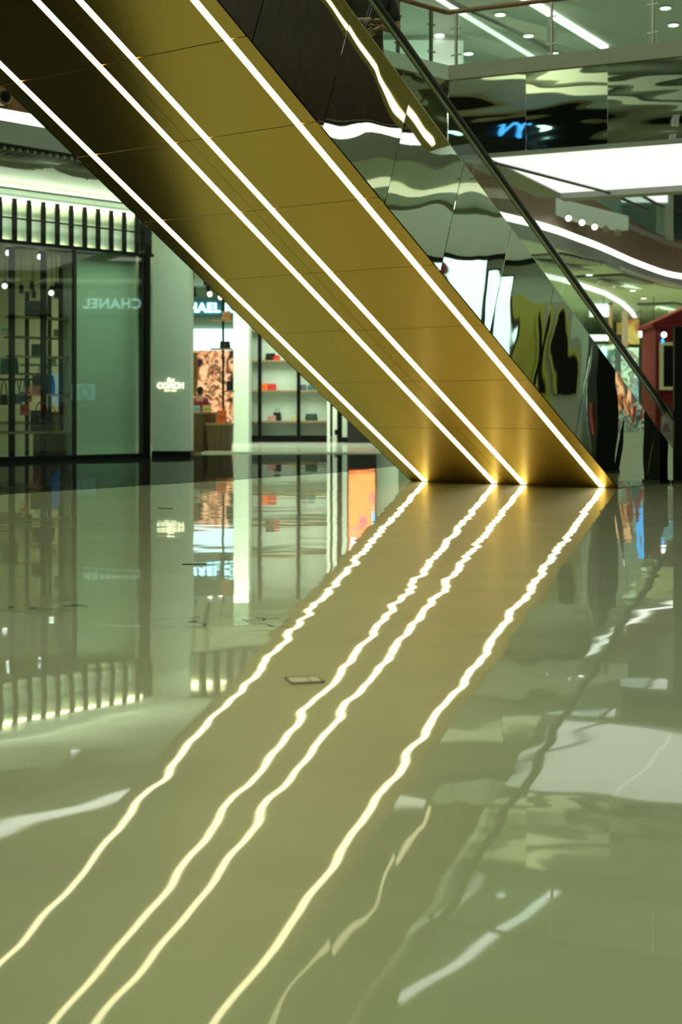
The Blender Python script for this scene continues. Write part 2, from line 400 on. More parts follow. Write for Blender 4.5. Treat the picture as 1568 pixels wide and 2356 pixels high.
# ------------------------------------------------------------------ escalators
PV = Vector((0.8069, -0.5907, 0)); DV = Vector((0.5907, 0.8069, 0)); T = 0.5734; S0 = 16.19
RZ = math.atan2(PV.y, PV.x)       # local x = across, local y = along the run (downwards, away)
class Frame:
    def __init__(s, u, v, z): s.o = PV*u+DV*v+Vector((0, 0, z))
def esc_panel(bm_pts): pass
S_TOP = 4.6
def soffit_z(s): return (S0-s)*T
def wavy_panel(s0, s1, x, zlo, zhi, seed, amp, inv=1, nx=26, nz=16):
    """mirror sheet in the plane x = const; zlo/zhi are functions of s; joint lines stand square to the slope"""
    bm = bmesh.new(); g = []
    for i in range(nx+1):
        row = []
        for j in range(nz+1):
            a, b = i/nx, j/nz
            s = s0+(s1-s0)*a
            z = zlo(s)+(zhi(s)-zlo(s))*b
            # shear so that the joints are perpendicular to the slope
            sh = (z-zlo(s))*T*0.72
            s2 = s+sh*0.78; z2 = z-sh*0.78*T
            w = math.sin(math.pi*a)*math.sin(math.pi*b)
            n = noise.noise(Vector((s*1.1+seed*3.7, z*1.3, seed)))*amp + noise.noise(Vector((s*2.6, z*2.1+seed, seed*2.0)))*amp*0.28
            pil = (0.5-abs(a-0.5))**0.9*amp*0.35
            row.append(bm.verts.new((x+inv*(n*(0.45+0.55*w)+pil), s2, max(z2, 0.004))))
        g.append(row)
    for i in range(nx):
        for j in range(nz): bm.faces.new((g[i][j], g[i+1][j], g[i+1][j+1], g[i][j+1]))
    return bm
def escalator(label, uL, uR, strips, outer, group):
    """outer: +1 the mirrored side faces right, -1 it faces left"""
    w = uR-uL
    t = thing('escalator', label, 'escalator', PV*uL, RZ, group)
    # truss body
    b = MB()
    b.prism([(0.02, S_TOP, soffit_z(S_TOP)+0.06), (0.02, S0+0.02, 0.06), (0.02, S0+0.06, 0.004), (0.02, 18.9, 0.004), (0.02, 18.9, 0.12), (0.02, 16.95, 0.14), (0.02, S_TOP, soffit_z(S_TOP)+0.70)], (w-0.04, 0, 0))
    b.build('truss', 'truss', t)
    # soffit panels between the joints
    js = [S0]+[14.9-0.963*k for k in range(0, 11)]
    ly = [0]+[q for st in strips for q in (st-0.040, st+0.040)]+[w]
    for k in range(len(js)-1):
        s1, s0 = js[k]-(0.004 if k else 0), js[k+1]+0.004
        b = MB()
        for q in range(0, len(ly), 2):
            x0, x1 = ly[q], ly[q+1]
            b.prism([(x0, s0, soffit_z(s0)), (x0, s1, soffit_z(s1)), (x0, s1, soffit_z(s1)+0.05), (x0, s0, soffit_z(s0)+0.05)], (x1-x0, 0, 0))
        b.build('soffit_panel', 'bronze_panel', t)
    for st in strips:
        b = MB(); x0 = st-0.040
        b.prism([(x0, S_TOP, soffit_z(S_TOP)+0.004), (x0, S0-0.012, soffit_z(S0-0.012)+0.004), (x0, S0-0.012, 0.05), (x0, S_TOP, soffit_z(S_TOP)+0.05)], (0.08, 0, 0))
        b.build('light_strip', 'strip_light', t)
    # mirror cladding of the outer side
    xo = w if outer > 0 else 0.0
    zlo = lambda s: max(soffit_z(s)+0.002, 0.004)
    zhi = lambda s: max(soffit_z(s)+1.385, 0.25)
    a = 10.16-0.975*5; k = 0
    while a < 18.6:
        bmw = wavy_panel(a+0.004, a+0.971, xo+outer*0.014, zlo, zhi, k+3.3+outer, 0.0085, inv=outer)
        m = MB(); m.bm.free(); m.bm = bmw; m.sm = True
        m.build('side_panel', 'mirror_steel', t); a += 0.975; k += 1
    for i, x in enumerate((0.0, w)):
        sg = -1 if i == 0 else 1
        inner = 0.0 if (sg == outer) else 0.03
        x0, x1 = (x-0.01, x+0.17) if sg < 0 else (x-0.17, x+0.01)
        if sg == outer: pass
        zt = lambda s, d=0.0: soffit_z(s)+1.40+d
        b = MB()
        b.prism([(x0, S_TOP, zt(S_TOP, -0.035)), (x0, 18.15, zt(18.15, -0.035)), (x0, 19.3, 0.245), (x0, 19.3, 0.28), (x0, 18.15, zt(18.15)), (x0, S_TOP, zt(S_TOP))], (x1-x0, 0, 0))
        b.build('deck', 'brushed_steel', t)
        if sg != outer:
            b = MB(); xi = x if sg < 0 else x-0.03
            b.prism([(xi, S_TOP, soffit_z(S_TOP)+0.66), (xi, 16.9, 0.13), (xi, 18.9, 0.1), (xi, 18.9, 0.25), (xi, 18.15, zt(18.15, -0.03)), (xi, S_TOP, zt(S_TOP, -0.03))], (0.03, 0, 0))
            b.build('inner_skirt', 'brushed_steel', t)
        # glass sheets, joints square to the slope
        xg = x-sg*0.035
        a = 5.0
        while a < 17.6:
            e = min(a+1.93, 17.9)
            sh = 0.16
            b = MB(); b.prism([(xg-0.006, a+0.006, zt(a)), (xg-0.006, e-0.006, zt(e)), (xg-0.006, e-0.006+sh, zt(e+sh, 0.40)), (xg-0.006, a+0.006+sh, zt(a+sh, 0.40))], (0.012, 0, 0))
            b.build('glass_panel', 'clear_glass', t); a += 1.95
        hr = [(xg, s, zt(s, 0.43)) for s in [S_TOP+i*0.7 for i in range(0, 20)]]
        hr += [(xg, 18.2, zt(18.2, 0.43)), (xg, 18.7, 0.58), (xg, 19.2, 0.50), (xg, 19.45, 0.44), (xg, 19.55, 0.36), (xg, 19.45, 0.30)]
        MB().tube(hr, 0.042, 10).build('handrail', 'black_rubber', t)
        MB().tube([(p[0], p[1], p[2]-0.05) for p in hr[:-3]], 0.022, 8).build('handrail_track', 'brushed_steel', t)
    # steps
    b = MB(); s = S_TOP
    while s < 16.6:
        z = soffit_z(s)+0.70
        b.box(0.2, w-0.2, s, s+0.38, z-0.24, z); s += 0.40
    b.build('step_band', 'step_metal', t)
    MB().box(0.18, w-0.18, 16.8, 19.4, 0.0, 0.06).build('comb_plate', 'step_metal', t)
    return t
uA, uB, uC = -10.68, -9.165, -7.652
escalator('left-hand escalator with bronze underside and two glowing white strips, nearer the boutique', uA, uB-0.002, [-10.45-uA, -9.379-uA], -1, None)
escalator('right-hand escalator with bronze underside, glowing strips and wavy mirror steel side, a passenger on it', uB+0.002, uC, [-8.950-uB, -7.856-uB], 1, None)
# upper landing they rise to
b = MB(); b.box(uA-0.6-uA, 3.8, -8, S_TOP+0.05, soffit_z(S_TOP)+0.05, soffit_z(S_TOP)+0.70)
o = struct(b.build('floor_landing', 'grey_plaster', loc=PV*uA, rz=RZ))

# escalator one level up, right of the frame: its underside shows in the mirror side and in the floor
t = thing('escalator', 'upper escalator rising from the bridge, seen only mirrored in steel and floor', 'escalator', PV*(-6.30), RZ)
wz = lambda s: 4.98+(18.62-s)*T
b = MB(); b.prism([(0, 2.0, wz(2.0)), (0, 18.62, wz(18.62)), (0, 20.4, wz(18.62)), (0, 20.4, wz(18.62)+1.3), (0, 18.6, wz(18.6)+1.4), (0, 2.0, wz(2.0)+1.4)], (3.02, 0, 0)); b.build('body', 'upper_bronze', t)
for x in (0.24, 1.30, 1.74, 2.80):
    b = MB(); b.prism([(x, 2.0, wz(2.0)-0.012), (x, 18.5, wz(18.5)-0.012), (x, 18.5, wz(18.5)+0.02), (x, 2.0, wz(2.0)+0.02)], (0.09, 0, 0)); b.build('light_strip', 'strip_dim', t)

# ------------------------------------------------------------------ bridge on the right
bA = Vector((1.76, 23.6, 0)); bD = Vector((0.908, -0.419, 0)); RB = math.atan2(bD.y, bD.x)  # local x along the edge to the right, local y away
def bstruct(name, b, m): return struct(b.build(name, m, loc=bA, rz=RB))
b = MB(); b.box(0, 11, 0.05, 5.0, 6.32, 6.58); bstruct('floor_bridge', b, 'grey_plaster')
b = MB(); b.box(0.0, 11, -0.05, 0.06, 6.38, 6.62); bstruct('trim_8', b, 'stone_trim')
b = MB(); b.box(0.55, 11, 0.0, 0.10, 5.07, 5.13); bstruct('trim_9', b, 'brushed_steel')
b = MB(); b.box(0.55, 11, 4.6, 5.0, 5.02, 5.3); bstruct('trim_10', b, 'grey_plaster')
b = MB(); b.box(0.02, 0.55, 0.4, 5.0, 5.12, 6.4); bstruct('wall_bridge_end', b, 'grey_plaster')
# luminous soffit panels
lp = thing('ceiling_light', 'broad white luminous panel filling the underside of the bridge', 'light', bA+Vector((0, 0, 5.1)), RB)
for k in range(5):
    MB().box(0.58+k*2.1, 0.58+(k+1)*2.1-0.012, 0.12, 4.6, 0.03, 0.07).build('diffuser', 'luminous_white', lp)
a = onz(1140, 372, 5.1); c = onz(1400, 440, 5.1)
tag(MB().tube([(a.x, a.y, 5.075), (c.x, c.y, 5.075), (c.x+1.2, c.y+2.3, 5.075)], 0.028, 6).build('trim_rail', 'dark_metal'), 'thin dark rail crossing the white luminous underside of the bridge', 'rail')
# mirror fascia panels
fp = thing('mirror_fascia', 'rippled polished steel fascia cladding the edge of the bridge', 'cladding', bA+Vector((0, 0, 5.13)), RB)
x = -0.0
k = 0
while x < 9:
    bm = bmesh.new(); nx, nz = 18, 40; g = []
    for i in range(nx+1):
        row = []
        for j in range(nz+1):
            X = x+0.003+(1.327)*i/nx; Z = 1.25*j/nz
            n = noise.noise(Vector((X*0.40+k*0.13, Z*1.9+0.12*math.sin(X*2), 1.7)))*0.0042+noise.noise(Vector((X*1.1+k*5.0, Z*6.5, 4.2)))*0.0006
            n += -0.003*abs(2*i/nx-1)**2
            row.append(bm.verts.new((X, n, Z)))
        g.append(row)
    for i in range(nx):
        for j in range(nz): bm.faces.new((g[i][j], g[i+1][j], g[i+1][j+1], g[i][j+1]))
    m = MB(); m.bm.free(); m.bm = bm; m.sm = True; m.build('steel_panel', 'mirror_steel', fp); x += 1.33; k += 1
# balustrade
bl = thing('glass_balustrade', 'glass balustrade with steel posts and brown handrail along the bridge edge', 'balustrade', bA+Vector((0, 0, 6.62)), RB)
for k in range(7):
    X = 0.12+k*1.62
    p = MB().box(X-0.018, X+0.018, 0.03, 0.09, -0.2, 0.86, 0.004).build('post', 'brushed_steel', bl)
    for z in (0.18, 0.62):
        MB().tube([(X-0.09, 0.05, z), (X+0.09, 0.05, z+0.012)], 0.013, 8).build('clamp', 'brushed_steel', p)
    MB().box(X+0.07, X+1.55, 0.045, 0.057, -0.18, 0.82).build('glass_panel', 'green_glass', bl)
MB().tube([(-0.03, 0.06, 0.90), (11, 0.06, 0.90)], 0.04, 10).build('handrail', 'wood_brown', bl)
# short wing of the same floor, turning towards the camera
RW = math.atan2(-0.93, -0.36-0.93+0.36)  # 45 degrees back to the left
wD = Vector((-0.719, -0.695, 0)); RW = math.atan2(-wD.y, -wD.x)
wO = bA+wD*3.6
def wstruct(name, b, m): return struct(b.build(name, m, loc=wO, rz=RW))
wstruct('floor_wing', MB().box(0, 3.55, 0.05, 3.2, 6.32, 6.58), 'grey_plaster')
wstruct('trim_11', MB().box(0, 3.6, -0.04, 0.06, 6.38, 6.62), 'white_plaster')
fw = thing('mirror_fascia', 'rippled steel fascia on the short wing left of the bridge corner', 'cladding', wO+Vector((0, 0, 5.13)), RW)
for k in range(3):
    bm = bmesh.new(); g = [[bm.verts.new((0.003+k*1.2+1.194*i/14, noise.noise(Vector((i*0.11+k*4, j*0.22, 3)))*0.02, 1.25*j/24)) for j in range(25)] for i in range(15)]
    for i in range(14):
        for j in range(24): bm.faces.new((g[i][j], g[i+1][j], g[i+1][j+1], g[i][j+1]))
    m = MB(); m.bm.free(); m.bm = bm; m.sm = True; m.build('steel_panel', 'mirror_steel', fw)
bl = thing('glass_balustrade', 'glass balustrade on the short wing, behind the escalator passenger', 'balustrade', wO+Vector((0, 0, 6.62)), RW)
for k in range(5):
    X = 3.25-k*0.78
    p = MB().box(X-0.018, X+0.018, 0.03, 0.09, -0.2, 0.86, 0.004).build('post', 'brushed_steel', bl)
    for z in (0.18, 0.62):
        MB().tube([(X-0.09, 0.05, z), (X+0.09, 0.05, z+0.012)], 0.013, 8).build('clamp', 'brushed_steel', p)
    if k < 4: MB().box(X-0.74, X-0.04, 0.045, 0.057, -0.18, 0.82).build('glass_panel', 'green_glass', bl)
MB().tube([(0, 0.06, 0.90), (3.62, 0.06, 0.90)], 0.04, 10).build('handrail', 'wood_brown', bl)

# upper floor ceiling lights behind the bridge
def lit_line(a, c, wd, label, m='lamp_white'):
    a, c = onz(*a, 10.0), onz(*c, 10.0); dd = (c-a).normalized(); n = Vector((-dd.y, dd.x, 0))*wd
    a = a-dd*6; b = MB(); b.prism([(a+n)+Vector((0, 0, -0.03)), (a-n)+Vector((0, 0, -0.03)), (c-n)+Vector((0, 0, -0.03)), (c+n)+Vector((0, 0, -0.03))], (0, 0, 0.03))
    return tag(b.build('linear_light', m), label, 'light')
lit_line((1215, 0), (1390, 108), 0.10, 'bright linear light in the upper ceiling, above the bridge balustrade')
lit_line((1055, 25), (1225, 130), 0.07, 'linear cove light nearer the bridge corner, in the upper ceiling', 'luminous_white')
def downlight(p, r, label):
    t = thing('downlight', label, 'light', p)
    MB().lathe([(r*1.25, -0.012), (r*1.25, 0.0)], n=20).build('trim_ring', 'white_plaster', t)
    MB().lathe([(r, -0.02), (r, -0.008)], n=20).build('lens', 'lamp_white', t)
    return t
G = 'round downlights in the upper ceiling'
for x, y, l in ((1010, 80, 'beside the bridge corner, leftmost one'), (1077, 123, 'just above the bridge edge near the corner post'), (1150, 33, 'between the two linear lights, near the frame top'),
                (1215, 82, 'between the two linear lights, middle height'), (1275, 123, 'between the two linear lights, lowest one'), (1530, 18, 'far right near the frame top'), (1548, 57, 'far right, lower one')):
    downlight(onz(x, y, 10.0), 0.115, 'round white downlight in upper ceiling, '+l)['group'] = G
# white lit wall piece and column up there
struct(MB().box(-0.6, 2.95, 34.6, 34.9, 6.6, 10.0).build('wall_upper', 'white_plaster'))
o = area('upper_wall_fill', (2.2, 33.6, 8.2), (math.radians(65), 0, 0), 2.0, 0.4, 60, (0.8, 1.0, 0.8))  # unseen fill added to brighten this wall piece
struct(MB().box(-12, 40, 60, 60.3, 6.6, 10.0).build('wall_upper', 'pale_panel'))
for x, y, hh in ((7.2, 44, 2.0), (9.6, 47.5, 1.6), (9.8, 52, 2.2)):
    t = thing('shop_unit', 'pale upper-floor shop unit behind the far curved balustrade, %s' % {2.0: 'left', 1.6: 'middle', 2.2: 'right'}[hh], 'shop unit', (x, y, 6.6))
    MB().box(-1.4, 1.4, 0, 0.8, 0, hh).build('body', 'pale_panel', t)
    MB().box(-1.45, 1.45, -0.05, 0.85, hh, hh+0.12).build('top', 'white_plaster', t)
    MB().box(-1.2, 1.2, -0.03, 0.0, hh-0.35, hh-0.1).build('light_band', 'luminous_white', t)
# ceiling grille seen over the balustrade
for k in range(5): pass

# ------------------------------------------------------------------ white spotlight housing on the far brown band
t = thing('light_housing', 'long white box on the far brown balcony carrying spotlights', 'light fitting', (0, 0, 0))
pa, pb = P(1252, 450, 36.2), P(1445, 497, 38.6); 
dd = (pb-pa); n = Vector((dd.y, -dd.x, 0)).normalized()
b = MB(); q = [pa+Vector((0, 0, 0.02)), Vector((pa.x, pa.y, pa.z-0.42)), Vector((pb.x, pb.y, pb.z-0.38)), pb]
b.prism(q, tuple(-n*0.35)); b.build('housing', 'white_plaster', t)
for i, (x, y) in enumerate(((1307, 501), (1338, 511), (1367, 521), (1393, 527), (1420, 535))):
    c = P(x, y, 36.6+i*0.35)
    t2 = MB().tube([c+Vector((0.02, 0, 0.22)), c+Vector((0.0, 0.05, 0.06))], 0.02, 8).build('stem', 'white_plaster', t)
    dirv = Vector((-0.15, -0.95, -0.25))
    MB().tube([c-dirv*0.10, c+dirv*0.10], 0.085, 16).build('spotlight', 'brushed_steel', t2)
    if i < 3: MB().tube([c+dirv*0.095, c+dirv*0.112], 0.075, 16).build('lens', 'lamp_white', t2)

# ------------------------------------------------------------------ left boutique
fO = Vector((-6.3, 26.5, 0)); fA = Vector((0.688, 0.726, 0)); fB = Vector((-0.726, 0.688, 0)); RF = math.atan2(0.726, 0.688)
def tpx(x, dep):
    """position along the shopfront for pixel column x at depth dep behind the glass, and the distance"""
    k = (x-CX)/F; o = fO+fB*dep
    t = (k*o.y-o.x)/(fA.x-k*fA.y)
    return t, o.y+fA.y*t
def S(x, y, dep):
    t, Z = tpx(x, dep); return Vector((t, dep, H+(HY-y)/F*Z))
def sthing(name, label, cat, t=0, dep=0, z=0, group=None): return thing(name, label, cat, fO+fA*t+fB*dep+Vector((0, 0, z)), RF, group)
def sst(name, b, m): return struct(b.build(name, m, loc=fO, rz=RF))
T0, T1 = -12.0, 3.40
fa = sthing('storefront_fascia', 'black slatted fascia over the boutique with a glowing yellow bar in every cell', 'fascia')
MB().box(T0, 3.62, -0.02, 0.10, 4.98, 5.08).build('top_rail', 'black_paint', fa)
MB().box(T0, 3.62, -0.02, 0.10, 4.07, 4.13).build('bottom_rail', 'black_paint', fa)
MB().box(T0, 3.62, 0.02, 0.06, 4.53, 4.56).build('middle_rail', 'black_paint', fa)
MB().box(T0, 3.62, 0.13, 0.16, 4.1, 5.1).build('back_panel', 'pale_panel', fa)
tt = 0.165
for k in range(-24, 11):
    c = 0.165+0.3203*k
    MB().box(c+0.112, c+0.208, -0.01, 0.03, 4.10, 5.02).build('fin', 'black_paint', fa)
    MB().box(c-0.12, c+0.12, 0.05, 0.09, 4.84, 4.91).build('light_bar', 'led_yellow', fa)
    if k > -12: MB().box(c-0.12, c+0.12, 0.09, 0.12, 4.13, 4.14).build('light_bar', 'led_yellow', fa)
# soffit of the fascia, threshold, plinth
sst('trim_12', MB().box(T0, 3.5, -0.06, 0.12, 0.0, 0.09), 'black_paint')
def slab(z0, z1):
    return MB().prism([(T0, 0.12, z0), (3.36, 0.12, z0), (5.3, 3.7, z0), (T0, 3.7, z0)], (0, 0, z1-z0))
sst('ceiling_boutique', slab(4.09, 4.12), 'cream_wall')
sst('floor_boutique', slab(0.0, 0.06), 'pale_tile')
sst('wall_boutique_back', MB().box(T0, 5.3, 3.6, 3.7, 0.06, 4.09), 'cream_wall')
ta, tb = tpx(139, 1.35)[0], tpx(171, 0.33)[0]
sst('wall_boutique_side', MB().prism([(tb, 0.33, 0.06), (3.44, 0.33, 0.06), (3.44, 0.40, 0.06), (tb+0.06, 0.40, 0.06), (ta+0.06, 1.35, 0.06), (ta, 1.35, 0.06)], (0, 0, 4.03)), 'pale_panel')
# windows
def window(n, t0, t1):
    w = struct(bpy.data.objects.new('window_%d' % n, None)); COL.objects.link(w); w.location = fO; w.rotation_euler.z = RF
    MB().box(t0, t1, 0.0, 0.012, 0.09, 4.08).build('window_glass', 'shop_glass', w)
    MB().box(t1-0.03, t1+0.035, -0.02, 0.05, 0.06, 4.1).build('window_mullion', 'dark_metal', w)
    return w
window(1, -8.0, -4.0); window(2, -4.0, -1.2); window(3, -1.2, 1.68); window(4, 1.72, 3.36)
sst('trim_14', MB().box(3.37, 3.50, -0.06, 0.16, 0.0, 5.05), 'black_paint')
# logo pillar, face towards the atrium
pz = 29.85; px0, px1 = P(350, 0, pz).x, P(436.5, 0, pz).x
pl = struct(MB().box(px0, px1, pz, pz+0.75, 0.0, 5.1).build('wall_pillar', 'pale_panel'))
struct(MB().box(px0-0.01, px1+0.012, pz-0.02, pz+0.77, 0.0, 0.11).build('trim_15', 'black_paint'))
cs = P(392, 888, pz)
sg = thing('coach_sign', 'small glowing boutique sign reading COACH under a carriage emblem, on the pale pillar', 'sign', (cs.x, pz-0.02, cs.z))
sg.scale = (0.74, 0.9, 0.80)
text_obj('letters', 'COACH', 0.205, 'letter_warm', sg, upright((0, 0, 0), 0), 0.008, 0.006, 1.02)
text_obj('small_letters', 'NEW YORK', 0.06, 'letter_warm', sg, upright((0, 0, -0.125), 0), 0.005, 0.001, 1.1)
b = MB()   # carriage emblem: two wheels, cab, horse
for cx, r in ((-0.055, 0.028), (-0.005, 0.036)): b.tube([(cx+r*math.cos(a*math.pi/8), 0, 0.125+r*math.sin(a*math.pi/8)) for a in range(16)], 0.007, 6, closed=True)
b.box(-0.075, 0.0, -0.008, 0.004, 0.155, 0.195); b.box(-0.06, -0.02, -0.008, 0.004, 0.195, 0.212)
b.ball((0.062, 0, 0.150), 0.033, 0.006, 0.018); b.tube([(0.085, 0, 0.158), (0.10, 0, 0.188), (0.112, 0, 0.182)], 0.009, 6)
for xx in (0.038, 0.052, 0.075, 0.088): b.tube([(xx, 0, 0.145), (xx+0.006, 0, 0.100)], 0.0045, 5)
b.build('carriage_emblem', 'letter_warm', sg, smooth=True)
# fascia over the open entrance, right of the pillar
f2 = thing('storefront_fascia', 'short slatted fascia with glowing bars over the boutique entrance, right of the pillar', 'fascia', (px1, 30.0, 0), math.radians(30))
MB().box(0, 1.55, 0, 0.1, 4.98, 5.08).build('top_rail', 'black_paint', f2)
MB().box(0, 1.55, 0, 0.1, 4.07, 4.13).build('bottom_rail', 'black_paint', f2)
MB().box(0, 2.6, 0.3, 0.34, 4.1, 5.1).build('back_panel', 'pale_panel', f2)
for k in range(5):
    c = 0.16+0.32*k
    MB().box(c+0.115, c+0.205, 0, 0.14, 4.10, 5.02).build('fin', 'black_paint', f2)
    MB().box(c-0.105, c+0.105, 0.2, 0.26, 4.82, 4.90).build('light_bar', 'led_yellow', f2)
cc = thing('logo_sign', 'pair of glowing C letters on the fascia, mirrored in the floor', 'sign', (px1+1.75, 31.15, 4.5), math.radians(30))
for xx in (-0.22, 0.22): text_obj('letter', 'C', 0.62, 'letter_warm', cc, upright((xx, 0, 0), 0), 0.02, 0.006)

# ----- bags
def bag(name, label, loc, rz, w, h, dp, material, handle='arch', group=None, hmat=None, hh=None, flap=True, slump=0.12):
    t = thing(name, label, 'bag', loc, rz, group)
    b = MB(); n = 8
    bm = b.bm
    # tapered soft body
    rows = []
    for j in range(5):
        z = h*j/4; s = 1-slump*(j/4)**1.5; dd = dp*(1-0.35*j/4); bul = 1+0.05*math.sin(math.pi*j/4)
        ring = []
        for k in range(20):
            a = 2*math.pi*k/20; ca, sa = math.cos(a), math.sin(a)
            ex = 0.45
            ring.append(bm.verts.new((math.copysign(abs(ca)**ex, ca)*w/2*s*bul, math.copysign(abs(sa)**ex, sa)*dd/2*bul, z)))
        rows.append(ring)
    for i in range(4):
        for k in range(20): bm.faces.new((rows[i][k], rows[i][(k+1) % 20], rows[i+1][(k+1) % 20], rows[i+1][k]))
    bm.faces.new(rows[0][::-1]); bm.faces.new(rows[-1]); b.sm = True
    b.build('body', material, t)
    if flap:
        MB().box(-w*0.46, w*0.46, -dp*0.52, -dp*0.40, h*0.45, h*1.01, 0.01).build('flap', material, t)
        MB().box(-w*0.05, w*0.05, -dp*0.56, -dp*0.5, h*0.46, h*0.56, 0.003).build('clasp', 'gold_hardware', t)
    hh = hh or h*0.6
    if handle == 'arch':
        MB().tube([(-w*0.25*math.cos(a*math.pi/10), 0, h*0.97+hh*math.sin(a*math.pi/10)) for a in range(11)], max(0.008, w*0.025), 7).build('handle', hmat or material, t)
    elif handle == 'long':
        MB().tube([(-w*0.4, 0, h*0.9), (-w*0.2, 0, h+hh*0.7), (0, 0, h+hh), (w*0.2, 0, h+hh*0.7), (w*0.4, 0, h*0.9)], 0.012, 6).build('strap', hmat or material, t)
    return t
for n, c in (('leather_navy', (0.02, 0.035, 0.05)), ('leather_teal', (0.05, 0.13, 0.16)), ('leather_black', (0.008, 0.008, 0.009)), ('leather_red', (0.55, 0.03, 0.03)), ('leather_orange', (0.75, 0.14, 0.03)),
             ('leather_pink', (0.45, 0.22, 0.22)), ('leather_yellow', (0.5, 0.45, 0.15)), ('leather_green', (0.02, 0.06, 0.04)), ('leather_cyan', (0.22, 0.45, 0.42)), ('leather_brown', (0.12, 0.055, 0.02)), ('leather_cream', (0.55, 0.52, 0.35)), ('leather_tan', (0.35, 0.17, 0.06)), ('leather_slate', (0.07, 0.10, 0.12))):
    mat(n, c, 0.45)

# display rack behind the glass: posts and wooden shelves
rk = sthing('display_rack', 'tall boutique display rack of black posts and wooden shelves behind the glass', 'rack')
for x, dep, top in ((27, 0.55, 572), (100, 0.55, 580), (62, 1.5, 670), (114, 1.7, 665), (139, 1.2, 615)):
    t_, Z_ = tpx(x, dep); s = S(x, top, dep); wd = 0.045 if dep < 1 else 0.03
    MB().box(t_-wd, t_+wd, dep-wd, dep+wd, 0.06, s.z).build('post', 'black_paint', rk)
def shelf(xa, xb, y, dep, th=0.035, m='shelf_wood'):
    a, c = S(xa, y, dep), S(xb, y, dep); z = (a.z+c.z)/2
    MB().box(a.x, c.x, dep, dep+0.32, z-th, z).build('shelf', m, rk); return z
zs = {}
for k, (xa, xb, y, dep) in enumerate(((34, 166, 729, 0.7), (30, 138, 775, 1.3), (34, 166, 819, 0.7), (20, 110, 858, 1.0), (66, 138, 838, 1.8), (62, 166, 907, 0.7), (0, 166, 993, 0.5))):
    zs[k] = shelf(xa, xb, y, dep)
MB().tube([S(-20, 873, 0.9), S(92, 873, 0.9)], 0.02, 8).build('hanging_rail', 'black_paint', rk)
MB().box(*[tpx(0, 0.9)[0], tpx(100, 0.9)[0]], 0.6, 1.1, 0.5, 0.56).build('shelf', 'dark_metal', rk)
def sbag(x, y, dep, *a, label='', name='handbag', rz=0.0, **k):
    p = S(x, y, dep); return bag(name, label, fO+fA*p.x+fB*p.y+Vector((0, 0, p.z)), RF-0.75+rz, *a, **k)
sbag(84, 728, 0.86, 0.42, 0.30, 0.2, 'leather_navy', label='dark handbag with thin upright straps, on the topmost boutique shelf', handle='long', hh=0.42)
sbag(88, 818, 0.86, 0.26, 0.22, 0.16, 'leather_navy', label='small dark blue bag on the second shelf from the top, mid rack', handle='none')
sbag(22, 857, 1.12, 0.34, 0.27, 0.18, 'leather_teal', label='teal bag behind the leftmost black post', handle='none')
sbag(100, 906, 0.86, 0.44, 0.36, 0.22, 'leather_navy', label='large dark blue shoulder bag with raised strap, on the lower middle shelf', handle='arch', hh=0.22)
sbag(95, 992, 0.66, 0.42, 0.40, 0.24, 'leather_black', label='large black tote on the lowest wooden shelf', handle='arch', hh=0.18)
sbag(118, 992, 0.66, 0.34, 0.38, 0.2, 'leather_brown', label='brown tote beside the black tote on the lowest shelf', handle='arch', hh=0.1)
sbag(132, 775, 1.4, 0.16, 0.15, 0.1, 'leather_cream', label='tiny cream bag near the right end of the upper shelf', handle='none')
sbag(120, 838, 1.95, 0.20, 0.15, 0.1, 'leather_yellow', label='pale yellow bag on the short rear shelf', handle='none')
sbag(8, 770, 1.4, 0.3, 0.2, 0.2, 'leather_cream', label='cream handbag at the left frame edge, upper shelf', handle='arch')
sbag(57, 955, 0.9, 0.18, 0.20, 0.10, 'leather_red', label='small red bag hanging low beside the dark ones', handle='long', hh=0.42)
for x, y, m, l in ((9, 932, 'leather_black', 'black purse hanging from the rail at the left frame edge'), (38, 930, 'leather_slate', 'slate purse hanging from the rail between the two left posts'),
                (52, 925, 'leather_teal', 'narrow teal pouch hanging from the rail'), (64, 925, 'leather_black', 'black purse hanging at the right end of the rail')):
    sbag(x, y, 0.9, 0.15, 0.20, 0.08, m, label=l, handle='long', hh=0.30, flap=False)
ct = sthing('display_counter', 'low cream display counter with wooden top inside the boutique', 'counter', tpx(50, 2.6)[0], 2.6, 0.06)
MB().box(-1.5, 0.9, 0, 0.6, 0, 0.62).build('body', 'cream_wall', ct); MB().box(-1.55, 0.95, -0.03, 0.63, 0.62, 0.67).build('top', 'shelf_wood', ct)
ct = sthing('storage_cabinet', 'dark brown cabinet under the lowest shelf at the right end of the rack', 'cabinet', tpx(120, 0.9)[0], 0.85, 0.06)
MB().box(-0.28, 0.28, 0, 0.3, 0, 0.45).build('body', 'leather_brown', ct); MB().box(-0.27, -0.005, -0.012, 0, 0.02, 0.43).build('door', 'leather_brown', ct); MB().box(0.005, 0.27, -0.012, 0, 0.02, 0.43).build('door', 'leather_brown', ct)
